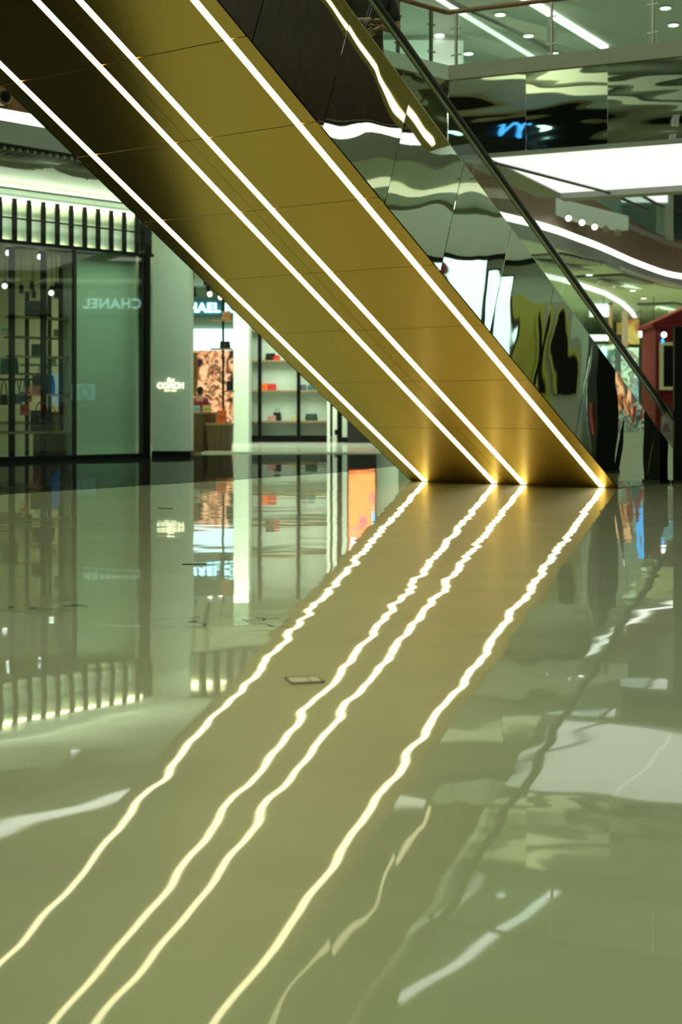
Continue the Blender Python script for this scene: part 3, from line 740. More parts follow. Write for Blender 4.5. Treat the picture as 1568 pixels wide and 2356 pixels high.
# pendants
for i, (x, y, dep, lit) in enumerate(((49, 668, 1.5, 0), (74, 660, 1.5, 0), (78, 680, 2.4, 0), (129, 662, 1.5, 0), (130, 680, 2.4, 0), (12, 655, 1.2, 1), (119, 671, 1.2, 1), (20, 579, 0.8, 1), (93, 588, 0.8, 1))):
    p = S(x, y, dep); w = fO+fA*p.x+fB*p.y
    names = ('black pendant left of the second post', 'black pendant just left of the tall rack bag straps', 'smaller black pendant behind the rack bag straps', 'black pendant right of the second post', 'smaller pendant below another, right of second post',
             'lit pendant bulb at the left frame edge', 'lit pendant bulb right of the tall rack bag', 'small lit bulb at the top of the leftmost post', 'small lit bulb at the top of the second post')
    t = thing('pendant_lamp', names[i]+', inside the boutique', 'lamp', (w.x, w.y, p.z), 0, 'pendant lamps in the boutique')
    MB().tube([(0, 0, 0.1), (0, 0, 4.09-p.z)], 0.006, 6).build('cord', 'black_paint', t)
    MB().lathe([(0.02, 0.12), (0.045, 0.08), (0.05, -0.06)], n=14).build('shade', 'black_paint', t)
    if lit: MB().ball((0, -0.05, -0.03), 0.055, 0.055, 0.055, 12).build('bulb', 'lamp_white', t)

# ----- entrance view: tables, shop assistant, display
def drum(label, x, y, Z, r, zt):
    p = P(x, y, Z); t = thing('display_table', label, 'table', (p.x, p.y, 0))
    MB().lathe([(r*0.82, 0.0), (r*0.86, zt*0.1), (r*0.98, zt-0.05)], n=28).build('drum', 'wood_table', t)
    MB().lathe([(r, zt-0.05), (r*1.02, zt-0.03), (r*1.02, zt-0.005), (r, zt)], n=28).build('top', 'shelf_wood', t)
    return t
wood_mat('wood_table', (0.07, 0.045, 0.02), (0.13, 0.085, 0.04))
struct(MB().box(-3.1, 2.2, 31.9, 60, 0.0, 0.03).build('floor_shop', 'pale_tile'))
drum('taller round wooden display table just right of the logo pillar', 460, 1040, 33.6, 0.42, 0.92)
drum('lower round wooden display table carrying an orange backpack', 505, 1040, 33.2, 0.33, 0.66)
bag('backpack', 'orange backpack on the lower round wooden table', P(510, 974, 33.2), 0.1, 0.24, 0.30, 0.2, 'leather_orange', 'arch', hh=0.06, slump=0.3)
bag('handbag', 'small cyan box bag on the taller round table', P(452, 950, 33.5), 0, 0.18, 0.17, 0.12, 'leather_cyan', 'none')
bag('handbag', 'small pale yellow bag on the taller round table', P(475, 950, 33.6), 0, 0.20, 0.18, 0.12, 'leather_yellow', 'none')
bag('handbag', 'dark blue bag at the left of the taller round table, beside the pillar', P(441, 950, 33.9), 0, 0.12, 0.22, 0.12, 'leather_navy', 'none')
# slim rack before the screen
rk2 = thing('display_stand', 'slim black stand with small shelves in the boutique entrance', 'stand', P(513, 1040, 34.5)*1.0)
rk2.location.z = 0
MB().box(-0.025, 0.025, -0.025, 0.025, 0, 3.7).build('post', 'black_paint', rk2)
MB().box(-0.3, 0.22, -0.1, 0.15, 2.42, 2.45).build('shelf', 'shelf_wood', rk2)
MB().box(-0.3, 0.22, -0.1, 0.15, 3.10, 3.13).build('shelf', 'shelf_wood', rk2)
MB().box(0.05, 0.27, -0.15, 0.15, 1.4, 1.43).build('shelf', 'shelf_wood', rk2)
z = 2.45
bag('handbag', 'black bag on the slim stand before the large screen', (rk2.location.x+0.05, 34.5, 2.455), 0, 0.26, 0.16, 0.14, 'leather_black', 'none', slump=0.3)
bag('handbag', 'tan bag on the top shelf of the slim stand', (rk2.location.x+0.08, 34.5, 3.135), 0, 0.22, 0.2, 0.12, 'leather_tan', 'none')
bag('handbag', 'black bag with white trim low on the slim stand', (rk2.location.x+0.16, 34.5, 1.435), 0, 0.16, 0.22, 0.1, 'leather_black', 'arch')

# shop across the corridor: sign and large screen
mk = thing('shop_sign', 'glowing cyan shop sign reading MICHAEL KORS seen through the boutique entrance', 'sign', (0, 47.9, 0))
text_obj('letters', 'MICHAEL KORS', 0.43, 'letter_cyan', mk, upright((P(486, 0, 47.9).x, 0, P(0, 709, 47.9).z), 0), 0.02, 0.012, 1.08)
MB().box(P(380, 0, 48).x, P(600, 0, 48).x, 0.1, 0.41, P(0, 727, 48).z, P(0, 688, 48).z).build('backing', 'leather_teal', mk)
struct(MB().box(-9, -2.9, 48.3, 48.6, 0, 5.1).build('wall_shop', 'pale_panel'))
ds = thing('digital_screen', 'tall portrait screen showing a tanned face under a white band, seen through the entrance', 'screen', (0, 48.2, 0))
xa, xb = P(405, 0, 48.2).x, P(536, 0, 48.2).x
MB().box(xa, xb, 0, 0.05, P(0, 806, 48.2).z, P(0, 757, 48.2).z).build('top_band', 'screen_white', ds)
MB().box(xa, xb, 0, 0.05, P(0, 990, 48.2).z, P(0, 806, 48.2).z).build('picture', 'poster_portrait', ds)
b = MB(); b.tube([(P(445, 0, 48).x+0.06*math.sin(k*0.5), -0.02, P(0, 812+k*14, 48).z) for k in range(8)], 0.1, 6); b.build('picture_detail', 'leather_tan', ds)
# track spotlights near entrance ceiling
for i, (x, y) in enumerate(((441, 628), (471, 645), (477, 660), (445, 672))):
    p = P(x, y, 34+i*0.8); t = thing('track_spotlight', 'black ceiling spotlight in the boutique entrance, %s' % ('nearest the pillar top', 'second from the pillar', 'third from the pillar', 'lowest, beside the pillar')[i], 'light', (p.x, p.y, 5.1), 0, 'track spotlights in the boutique entrance')
    MB().tube([(0, 0, 0), (0, 0, p.z-5.1+0.1)], 0.012, 6).build('stem', 'black_paint', t)
    MB().tube([(0, 0, p.z-5.1+0.12), (0.03, -0.05, p.z-5.1-0.12)], 0.05, 10).build('head', 'black_paint', t)
for i, (x, y) in enumerate(((439, 688), (482, 677), (507, 684))):
    p = P(x, y, 40); t = thing('hanging_bulb', 'warm glowing bulb above the cyan shop sign, %s' % ('beside the pillar', 'middle one', 'right one')[i], 'lamp', p, 0, 'warm bulbs above the shop sign')
    MB().tube([(0, 0, 0.05), (0, 0, 5.1-p.z)], 0.008, 6).build('cord', 'black_paint', t); MB().ball((0, 0, 0), 0.065, 0.065, 0.075, 12).build('bulb', 'letter_warm', t)

# wall and shelf unit
struct(MB().box(P(537, 0, 40.5).x, P(571, 0, 40.5).x, 40.5, 42.6, 0.0, 5.1).build('wall_shop_end', 'pale_panel'))
wx0, wx1 = P(571, 0, 42.4).x, P(760, 0, 42.4).x
struct(MB().box(wx0, 2.6, 42.5, 42.7, 0, 5.1).build('wall_shop_back', 'pale_panel'))
struct(MB().box(wx0, P(757, 0, 42.3).x, 42.0, 42.5, 0, 0.22).build('trim_16', 'black_paint'))
su = thing('shelf_unit', 'wall shelf unit with black posts and wooden shelves of small bags, left of the escalators', 'shelf', (wx0, 42.5, 0))
L_ = wx1-wx0
for x in (598, 687, 760): X = P(x, 0, 42.3).x-wx0; MB().box(X-0.055, X+0.055, -0.42, -0.35, 0.2, 4.6).build('post', 'black_paint', su)
SZ = [H+(HY-y)/F*42.2 for y in (760, 829, 898, 968)]
for zz in SZ: MB().box(0.0, P(752, 0, 42.2).x-wx0, -0.42, 0, zz-0.05, zz).build('shelf', 'shelf_wood', su)
for i, (x, j, w, h, m, hd, l) in enumerate(((622, 1, 0.30, 0.20, 'leather_black', 'none', 'small black bag on the second shelf, beside a red one'), (635, 1, 0.22, 0.15, 'leather_red', 'none', 'red bag on the second shelf'),
        (607, 2, 0.24, 0.20, 'leather_orange', 'none', 'orange-red bag at the left of the third shelf'), (625, 2, 0.26, 0.19, 'leather_red', 'none', 'red-orange bag right of another on the third shelf'),
        (697, 2, 0.2, 0.16, 'leather_slate', 'none', 'grey bag on the third shelf, right bay'), (716, 2, 0.24, 0.16, 'leather_teal', 'none', 'teal bag on the third shelf, right bay'),
        (625, 3, 0.25, 0.15, 'leather_pink', 'none', 'pink bag at the left of the lowest shelf'), (637, 3, 0.24, 0.24, 'leather_black', 'arch', 'black bag with upright handle on the lowest shelf'),
        (683, 3, 0.22, 0.15, 'leather_yellow', 'none', 'yellow bag on the lowest shelf, centre'), (716, 3, 0.36, 0.20, 'leather_green', 'none', 'dark green bag on the lowest shelf, right bay'))):
    bag('handbag', l+' of the wall unit', (P(x, 0, 42.2).x, 42.22 + (0.06 if i in (7,) else 0), SZ[j]+0.002), 0, w, h, 0.14, m, hd, 'bags on the wall shelf unit', hh=0.12)
# shop door and white posts right of the shelves
struct(MB().box(P(752, 0, 41.8).x, P(759, 0, 41.8).x, 41.7, 41.9, 0, 5.1).build('trim_17', 'white_plaster'))
struct(MB().box(P(765, 0, 41.8).x, P(775, 0, 41.8).x, 41.7, 42.4, 0, 5.1).build('trim_18', 'white_plaster'))
dr = bpy.data.objects.new('door_1', None); COL.objects.link(dr); struct(dr); dr.location = (P(781, 0, 41.6).x, 41.6, 0)
MB().box(-0.065, 0.065, 0, 0.12, 0, 3.6).build('door_frame', 'black_paint', dr)
MB().box(-0.15, -0.03, -0.06, 0.02, 0.25, 0.40).build('door_handle', 'black_paint', dr)
MB().box(0.07, 1.7, 0.02, 0.05, 0.18, 3.55).build('door_glass', 'pale_panel', dr)
MB().box(0.07, 1.7, 0.0, 0.06, 0, 0.18).build('door_rail', 'black_paint', dr)
dp = thing('digital_poster', 'tall orange and magenta lit poster behind the escalators, mirrored in the floor', 'poster', (P(832, 0, 41).x, 41.0, 0))
MB().box(-0.37, 0.37, 0, 0.06, 0.8, 3.3).build('panel', 'poster_orange', dp)
MB().box(-0.42, 0.42, 0.06, 0.12, 0.0, 3.36).build('frame', 'dark_metal', dp)
for xx in (-0.22, 0.17): MB().lathe([(0.10, 0), (0.13, 0.1), (0.13, 0.42), (0.10, 0.5)], (xx, 0.08, 2.72), 20).build('bottle_picture', 'screen_white', dp)
MB().box(0.29, 0.37, -0.01, 0.0, 1.9, 2.3).build('blue_patch', 'neon_blue', dp)
# ------------------------------------------------------------------ ceiling fittings at the left
c0 = onz(20, 345, 5.1)
def louvre(label, c, rz, L, Wd, n, leaves):
    t = thing('ceiling_louvre', label, 'ceiling louvre', (c[0], c[1], 5.1), rz)
    MB().box(-L/2, L/2, -Wd/2, Wd/2, -0.05, 0).build('tray', 'dark_metal', t)
    for k in range(n):
        x = -L/2+L*(k+0.5)/n
        MB().box(x-L/n*0.17, x+L/n*0.17, -Wd/2, Wd/2, -0.10, -0.05).build('slat', 'white_plaster', t)
    for q in range(leaves):
        cx = -L/2+L*(q+0.5)/leaves
        for k in range(5):
            a = (k-2)*0.16
            MB().tube([(cx-0.7+0.35*i*math.cos(a), 0.35*i*math.sin(a)*0.8+0.08*math.sin(i), -0.16-0.015*i) for i in range(5)], 0.04, 8, radii=[0.02, 0.05, 0.06, 0.045, 0.01]).build('leaf', 'white_plaster', t)
    return t
cL = (onz(60, 332, 5.1)+Vector((0, 0, 0)))
louvre('slatted ceiling louvre with white leaf shapes, at the left above the boutique', (-5.22, 22.74), RF, 4.2, 0.7, 30, 3)
for i, (x, y, L) in enumerate(((1285, 596, 3.0), (1415, 642, 3.4), (1540, 704, 4.0))):
    c = onz(x, y, 5.1)
    louvre('slatted ceiling louvre with leaf shapes right of the escalators, %s' % ('nearest to the mirror side', 'middle of the row', 'farthest at the right edge')[i], (c.x, c.y), math.radians((57, 62, 62)[i]), L, 1.5, 10, 2)
downlight(onz(171, 396, 5.1), 0.085, 'oval-looking white downlight in the pale ceiling above the slatted fascia')
for i, (x, y, l) in enumerate(((63, 352, 'near the leaf louvre'), (200, 402, 'beside the left downlight'))):
    p = onz(x, y, 5.1); t = thing('sprinkler', 'small grey ceiling sprinkler '+l, 'sprinkler', (p.x, p.y, 5.1), 0)
    MB().lathe([(0.05, -0.02), (0.05, 0)], n=14).build('plate', 'brushed_steel', t); MB().tube([(0, 0, -0.02), (0, 0, -0.09)], 0.018, 8).build('head', 'dark_metal', t)
# cove light grazing the ceiling in front of the fascia
cv = sthing('cove_light', 'hidden cove light washing the pale ceiling in front of the slatted fascia', 'light', 0, 0, 0)
MB().box(T0, 3.3, -0.40, -0.36, 4.90, 4.94).build('light_bar', 'cove_bright', cv); MB().box(T0, 3.3, -0.5, -0.28, 4.86, 4.895).box(T0, 3.3, -0.5, -0.47, 4.86, 4.98).build('ledge', 'white_plaster', cv)
# round nozzle in the brown band
p = P(10, 222, 21.9); t = thing('air_nozzle', 'round wooden-rimmed air nozzle with black opening in the brown balcony band', 'air nozzle', p)
nv = Vector((0.719, -0.695, -0.12)).normalized(); 
MB().tube([nv*-0.15, nv*0.02], 0.135, 28).build('rim', 'wood_brown', t)
MB().tube([nv*0.0, nv*0.03], 0.085, 24).build('opening', 'black_paint', t)
MB().tube([nv*0.02+(nv.cross(Vector((0, 0, 1))).normalized()*math.cos(a*math.pi/12)+Vector((0, 0, 1))*math.sin(a*math.pi/12))*0.115 for a in range(24)], 0.016, 8, closed=True).build('ring', 'wood_brown', t)
t.location = Vector((-5.42, 21.86, P(10, 222, 21.9).z)) if False else p

# ------------------------------------------------------------------ right shopfronts (mirrored in the steel side and the glass)
XR = 15.0
struct(MB().box(XR, XR+0.2, -9, 34, 4.1, 5.1).build('wall_right_head', 'grey_plaster'))
struct(MB().box(XR+0.6, XR+0.8, -9, 34, 0, 4.1).build('wall_right', 'pale_panel'))
struct(MB().box(XR-0.05, XR+0.25, -9, 34, 4.02, 4.14).build('trim_19', 'black_paint'))
rc = -math.pi/2
cv = thing('cove_light', 'pale cove line in the ceiling right of the escalators, mirrored in the steel side', 'light', (12.6, 20, 5.05))
MB().box(-0.35, 0.35, -12, 14, -0.02, 0.03).build('light_bar', 'cove_soft', cv)
ch = thing('shop_sign', 'pale glowing CHANEL sign, seen reversed in the boutique window', 'sign', (XR-0.04, 26.35, 4.5))
text_obj('letters', 'CHANEL', 0.46, 'letter_pale', ch, upright((0, 0, 0), rc), 0.02, 0.01, 1.12)
sc = lambda name, label, y0, y1, z0, z1, m, cat='screen', x=XR-0.02: None
def wall_screen(label, y0, y1, z0, z1, m, cat='screen', name='wall_screen'):
    t = thing(name, label, cat, (XR-0.1, (y0+y1)/2, z0))
    MB().box(-0.02, 0.0, -(y1-y0)/2, (y1-y0)/2, 0, z1-z0).build('display', m, t)
    MB().box(0, 0.12, -(y1-y0)/2-0.05, (y1-y0)/2+0.05, -0.05, z1-z0+0.05).build('casing', 'dark_metal', t); return t
wall_screen('broad pale cyan screen with a standing figure, mirrored high on the steel side', 19.2, 20.75, 2.35, 4.0, 'screen_white')
t = wall_screen('narrow bright screen beside the mustard shopfront, mirrored in the steel', 20.95, 21.35, 1.9, 3.7, 'screen_white')
b = MB(); b.ball((0, 0, 1.5), 0.01, 0.12, 0.16); b.tube([(0, 0, 1.35), (0, 0.03, 0.9), (0, 0.0, 0.2)], 0.1, 10, radii=[0.08, 0.16, 0.10])
p_ = b.build('figure_print', 'maroon_cloth', bpy.data.objects.get('wall_screen')); p_.location = (-0.03, -0.3, -0.1); p_.scale = (0.15, 1, 1)
wall_screen('cyan screen with an orange ring, seen in the boutique window', 25.0, 25.8, 1.30, 1.85, 'screen_cyan')
o = bpy.data.objects.get('wall_screen.002')
MB().tube([(-0.03, 0.05+0.16*math.cos(a*math.pi/12), 0.26+0.18*math.sin(a*math.pi/12)) for a in range(24)], 0.035, 8, closed=True).build('ring_print', 'leather_orange', o)
ms = thing('mustard_shopfront', 'mustard shopfront with dark arched doorways, mirrored in the steel side', 'shopfront', (XR, 22.3, 0))
MB().box(-0.12, 0.3, -0.85, -0.12, 1.0, 3.25).build('portal', 'mustard', ms)
for yy, w in ((-0.33, 0.11), (0.22, 0.22)):
    b = MB(); b.prism([(-0.15, yy-w, 1.35), (-0.15, yy+w, 1.35), (-0.15, yy+w, 2.6), (-0.15, yy+w*0.6, 3.0), (-0.15, yy, 3.15), (-0.15, yy-w*0.6, 3.0), (-0.15, yy-w, 2.6)], (0.03, 0, 0)); b.build('doorway', 'black_paint', ms)
    MB().tube([(-0.16, yy-w, 1.35), (-0.16, yy-w, 2.6), (-0.16, yy-w*0.6, 3.0), (-0.16, yy, 3.15), (-0.16, yy+w*0.6, 3.0), (-0.16, yy+w, 2.6), (-0.16, yy+w, 1.35)], 0.04, 6).build('door_surround', 'mustard', ms)
MB().box(-0.1, 0.3, -0.12, 0.6, 0.0, 3.25).build('wall_panel', 'grey_plaster', ms)
MB().box(-0.1, 0.3, -0.85, -0.12, 0.0, 1.0).build('plinth', 'white_plaster', ms)
dw = thing('display_window', 'shop window with posters and red ribbons, mirrored in the steel side', 'shop window', (XR-0.05, 24.1, 0))
MB().box(0, 0.3, -0.8, 1.2, 0.5, 1.7).build('goods', 'goods', dw); MB().box(-0.02, 0.35, -0.85, 1.25, 0.0, 0.5).build('base', 'white_plaster', dw)
MB().box(-0.05, 0, -0.5, -0.1, 1.0, 1.8).build('poster', 'poster_portrait', dw)
MB().box(-0.05, 0, 0.25, 0.5, 1.1, 2.2).build('blue_poster', 'neon_blue', dw)
for k in range(3): MB().box(-0.06, -0.02, -0.05+0.3*k, 0.07+0.3*k, 0.8, 1.2).build('ribbon', 'leather_red', dw)

# black totems
def totem(label, loc, rz, w, d, h):
    t = thing('totem', label, 'totem', loc, rz)
    MB().box(-w/2, w/2, -d/2, d/2, 0.0, h, 0.01).build('body', 'black_paint', t)
    MB().box(-w/2-0.02, w/2+0.02, -d/2-0.02, d/2+0.02, 0, 0.04).build('base', 'dark_metal', t)
    return t
totem('black upright totem at the right frame edge, hiding the end of the handrail', (P(1548, 0, 18.7).x+0.23, 18.76, 0), 0.0, 0.42, 0.12, 2.05)
t = totem('black floor-standing totem out of frame, mirrored in the steel side', (7.42, 19.5, 0), 0.3, 0.75, 0.3, 2.5)
MB().box(-0.1, 0.12, -0.165, -0.15, 0.6, 1.1).build('red_print', 'leather_red', t)

# red kiosk
rk_ = thing('red_kiosk', 'dark red kiosk with pitched roof and cream-framed black board, right edge', 'kiosk', (P(1503, 0, 44.8).x, 44.8, 0))
MB().box(0.05, 2.8, 0.05, 2.0, 0.1, 3.55).build('wall', 'red_paint', rk_)
MB().prism([(-0.05, -0.08, 3.55), (2.9, -0.08, 3.55), (2.9, -0.08, 4.05), (1.4, -0.08, 4.35), (-0.05, -0.08, 3.68)], (0, 2.2, 0)).build('roof', 'red_paint', rk_)
MB().box(-0.02, 2.85, -0.02, 2.1, 0.0, 0.12).build('base', 'dark_red', rk_)
for x in (0.05, 0.85, 1.65): MB().box(x, x+0.16, -0.03, 0.05, 0.12, 3.5).build('corner_post', 'red_paint', rk_)
x0 = P(1524, 0, 44.8).x-rk_.location.x; z0, z1 = P(0, 890, 44.8).z, P(0, 795, 44.8).z
fb = MB().box(x0, x0+1.6, -0.07, -0.03, z0, z1).build('notice_board', 'black_paint', rk_)
b = MB(); b.box(x0-0.12, x0, -0.09, -0.03, z0-0.1, z1+0.1); b.box(x0, x0+1.6, -0.09, -0.03, z1, z1+0.1); b.box(x0, x0+1.6, -0.09, -0.03, z0-0.1, z0); b.build('frame', 'cream_paint', fb)
MB().box(0.22, 0.8, -0.02, 0.05, 0.2, 1.2).build('lower_panel', 'dark_red', rk_); MB().box(1.05, 1.6, -0.02, 0.05, 0.2, 1.2).build('lower_panel', 'dark_red', rk_)
lm = MB().tube([(P(1523, 0, 44.8).x-rk_.location.x, -0.2, P(0, 772, 44.8).z), (P(1523, 0, 44.8).x-rk_.location.x, -0.02, P(0, 765, 44.8).z)], 0.03, 8).build('lamp_arm', 'dark_metal', rk_)
MB().ball((P(1523, 0, 44.8).x-rk_.location.x, -0.22, P(0, 771, 44.8).z), 0.09, 0.09, 0.09, 12).build('lamp_globe', 'lamp_white', lm)

# far concourse
struct(MB().box(-6, 45, 80, 80.3, 0, 5.1).build('wall_far', 'pale_panel'))
def far_box(name, label, cat, x0, x1, y0, y1, Z, m, depth=0.4, frame=True):
    a, c = P(x0, y1, Z), P(x1, y0, Z); w, h = c.x-a.x, c.z-a.z
    t = thing(name, label, cat, ((a.x+c.x)/2, Z, max(a.z, 0)))
    MB().box(-w/2, w/2, 0, depth, 0, h, 0.0).build('body' if m not in ('screen_white', 'screen_cyan', 'neon_blue', 'led_white') else 'lit_face', m, t)
    if a.z > 0.4 and c.z > 2.9:
        for xx in (-w*0.4, w*0.4): MB().tube([(xx, depth*0.5, h), (xx, depth*0.5, 5.1-a.z)], 0.012, 6).build('hanging_rod', 'dark_metal', t)
    elif a.z > 0.1: MB().box(-0.05, 0.05, depth*0.2, depth*0.8, -a.z, 0).build('support_post', 'dark_metal', t)
    if frame: MB().box(-w/2-0.04, w/2+0.04, 0.02, depth+0.04, -0.04, h+0.04).build('casing', 'pale_panel' if 'light' in name or 'sign' in name else 'dark_metal', t)
    return t
far_box('hanging_sign', 'cyan-white hanging sign behind the handrail in the far concourse', 'sign', 1358, 1398, 700, 727, 56, 'screen_white', 0.1)
far_box('exit_sign', 'small cyan-green hanging sign under the curved light strip', 'sign', 1224, 1254, 592, 606, 40, 'leather_cyan', 0.08)
far_box('hanging_lamp', 'white faceted hanging lamp left of the handrail', 'lamp', 1262, 1296, 574, 618, 42, 'luminous_white', 0.5, False)
far_box('linear_light', 'short white light bar over a shop left of the brown columns', 'light', 1352, 1400, 772, 783, 58, 'led_white', 0.1)
far_box('linear_light', 'bright white light bar beside the red kiosk', 'light', 1470, 1506, 762, 775, 58, 'led_white', 0.1)
far_box('linear_light', 'dim white light bar over the glass shop, left of the handrail', 'light', 1288, 1330, 772, 783, 60, 'luminous_white', 0.1)
far_box('mural_panel', 'blue and orange painted panel beside a brown column', 'mural', 1444, 1470, 734, 792, 60, 'mural', 0.3)
far_box('mural_panel', 'small orange painted panel left of the brown column', 'mural', 1418, 1436, 742, 770, 62, 'mural', 0.3)
far_box('wall_column', 'brown column rising behind the handrail', 'column', 1434, 1444, 715, 1000, 57, 'wood_lit_tan', 0.4, False)
far_box('wall_column', 'slim brown column left of the mural', 'column', 1402, 1408, 690, 1000, 55, 'wood_brown', 0.3, False)
far_box('wall_column', 'pale column left of the red kiosk', 'column', 1482, 1489, 775, 1002, 54, 'cream_paint', 0.3, False)
far_box('glass_cabinet', 'tall glass cabinet of pale goods seen through the escalator glass', 'cabinet', 1300, 1425, 792, 1003, 53, 'goods', 1.0)
far_box('display_shelf', 'shelf of colourful goods left of the red kiosk', 'shelf', 1428, 1468, 800, 1003, 52, 'goods', 1.0)
far_box('goods_rack', 'dark rack of colourful goods beside the red kiosk', 'rack', 1489, 1504, 790, 1009, 50, 'mural', 0.6)
far_box('advert_screen', 'blue vertical advert low beside the red kiosk', 'screen', 1492, 1507, 940, 1010, 47, 'screen_cyan', 0.1)
far_box('advert_screen', 'small cyan advert at half height beside the red kiosk', 'screen', 1496, 1507, 870, 885, 48, 'screen_cyan', 0.1)
far_box('advert_screen', 'slanting cyan advert below the small one beside the kiosk', 'screen', 1495, 1506, 893, 910, 48.5, 'screen_cyan', 0.1)
for i, (x0, x1, y0, y1, Z, l) in enumerate(((1380, 1396, 796, 828, 52.4, 'oval cyan sign seen through the escalator glass'), (1499, 1507, 774, 790, 52, 'small blue oval sign left of the kiosk roof'), (1520, 1527, 778, 792, 44.74, 'blue glass pendant at the kiosk corner'))):
    a = P((x0+x1)/2, (y0+y1)/2, Z); t = thing('oval_sign', l, 'sign', a); k = Z/F
    MB().ball((0, 0, 0), (x1-x0)/2*k, 0.05, (y1-y0)/2*k).build('lit_face', 'screen_cyan' if i < 2 else 'neon_blue', t)
    MB().tube([(0, 0, (y1-y0)/2*k), (0, 0, (3.56 if i == 2 else 5.1)-a.z)], 0.012, 6).build('cord', 'dark_metal', t)
# small ceiling downlights in the concourse
for i, (x, y, l) in enumerate(((1355, 632, 'beside the second louvre'), (1398, 644, 'above the bright cove'), (1430, 656, 'middle of the row'), (1480, 686, 'near the third louvre'), (1455, 668, 'between the louvres'))):
    downlight(onz(x, y, 5.1), 0.10, 'small concourse ceiling downlight '+l)['group'] = 'downlights in the concourse ceiling'
# curved cove in the concourse ceiling
pts = [onz(x, y, 5.08) for x, y in ((1235, 628), (1290, 640), (1340, 655), (1390, 672), (1430, 695), (1452, 716), (1462, 732))]
tag(MB().tube([(p.x, p.y, 5.05) for p in pts], 0.09, 8).build('cove_light', 'luminous_white'), 'curved glowing cove line in the far concourse ceiling', 'light')

# ------------------------------------------------------------------ left and back walls of the atrium (mirrored in the bridge fascia)
struct(MB().box(-20.2, -20, -14, 10, 0, 17).build('wall_left', 'olive_plaster'))
struct(MB().box(-20, 12, -14.2, -14, 0, 17).build('wall_back', 'grey_plaster'))
for k, z in enumerate((13.0, 13.9, 14.9, 16.0)):
    struct(MB().box(-20, -17.5, -14, 10, z, z+0.5).build('trim_%d' % (20+k), 'white_plaster'))
struct(MB().box(-20, -19.9, -14, 10, 9.4, 12.8).build('trim_24', 'black_paint'))
ns = thing('neon_sign', 'blue neon script squiggle on the dark upper shopfront, mirrored in the bridge fascia', 'sign', (-19.8, -2, 11.9))
MB().tube([(0, -1.6+0.08*i, 0.25*math.sin(i*0.8)+0.12*math.sin(i*2.1)) for i in range(42)], 0.06, 6).build('tube', 'neon_blue', ns)
for i, (y, l) in enumerate(((-5.5, 'left of the neon script'), (-4.2, 'next to the neon script'), (1.5, 'right of the neon script'))):
    t = thing('oval_lamp', 'oval cyan lamp '+l+', mirrored in the bridge fascia', 'lamp', (-19.7, y, 11.7))
    MB().ball((0, 0, 0), 0.06, 0.42, 0.14).build('lens', 'letter_cyan', t); MB().box(-0.1, 0, -0.1, 0.1, -0.1, 0.1).build('bracket', 'dark_metal', t)

# ------------------------------------------------------------------ floor fittings
p = P(700, 1565, F*H/(1565-HY))
t = thing('floor_box', 'square steel floor socket cover set in the beige marble', 'floor box', (p.x, p.y, 0), 0.25)
MB().box(-0.055, 0.055, -0.05, 0.05, 0.0, 0.003).build('lid', 'brushed_steel', t)
b = MB()
for x0, x1, y0, y1 in ((-0.06, 0.06, -0.056, -0.05), (-0.06, 0.06, 0.05, 0.056), (-0.06, -0.055, -0.056, 0.056), (0.055, 0.06, -0.056, 0.056), (0.012, 0.016, -0.05, 0.05)): b.box(x0, x1, y0, y1, 0, 0.004)
b.build('rim', 'dark_metal', t)
p = P(447, 1296, F*H/(1296-HY)); t = thing('floor_plate', 'thin steel floor plate left of the light reflections', 'floor box', (p.x, p.y, 0), 0.1)
MB().box(-0.07, 0.07, -0.06, 0.06, 0, 0.003).build('plate', 'brushed_steel', t); MB().box(-0.075, 0.075, -0.066, -0.06, 0, 0.004).build('rim', 'dark_metal', t)
p = P(380, 1169, F*H/(1169-HY)); t = thing('floor_plate', 'small steel floor plate in front of the logo pillar', 'floor box', (p.x, p.y, 0), 0.1)
MB().box(-0.07, 0.07, -0.06, 0.06, 0, 0.003).build('plate', 'brushed_steel', t); MB().box(-0.075, 0.075, -0.066, -0.06, 0, 0.004).build('rim', 'dark_metal', t)

# ------------------------------------------------------------------ people
def skin_mesh(name, chains, material, parent, subdiv=2, root=0):
    """chains: list of lists of ((x,y,z), r); a chain that starts at an existing joint shares its vertex"""
    me = bpy.data.meshes.new(name); vs = []; rs = []; es = []; key = {}
    for ch in chains:
        last = None
        for p, r in ch:
            k = tuple(round(c, 4) for c in p)
            if k not in key: key[k] = len(vs); vs.append(p); rs.append(r if isinstance(r, tuple) else (r, r))
            i = key[k]
            if last is not None and last != i: es.append((last, i))
            last = i
    me.from_pydata(vs, es, []); me.update()
    o = bpy.data.objects.new(name, me); COL.objects.link(o)
    md = o.modifiers.new('skin', 'SKIN'); md.use_smooth_shade = True
    # islands need one root each
    adj = {i: [] for i in range(len(vs))}
    for a, b in es: adj[a].append(b); adj[b].append(a)
    seen = set()
    for i in range(len(vs)):
        me.skin_vertices[0].data[i].radius = rs[i]
        if i not in seen:
            me.skin_vertices[0].data[i].use_root = True
            st = [i]
            while st:
                q = st.pop()
                if q in seen: continue
                seen.add(q); st += adj[q]
    s = o.modifiers.new('sub', 'SUBSURF'); s.levels = subdiv; s.render_levels = subdiv
    bpy.context.view_layer.update()
    me2 = bpy.data.meshes.new_from_object(o.evaluated_get(bpy.context.evaluated_depsgraph_get()))
    bpy.data.objects.remove(o)
    me2.materials.clear(); me2.materials.append(M(material))
    for p in me2.polygons: p.use_smooth = True
    o = bpy.data.objects.new(name, me2); COL.objects.link(o); o.parent = parent
    return o
def lerp(a, b, t): return tuple(a[i]+(b[i]-a[i])*t for i in range(3))
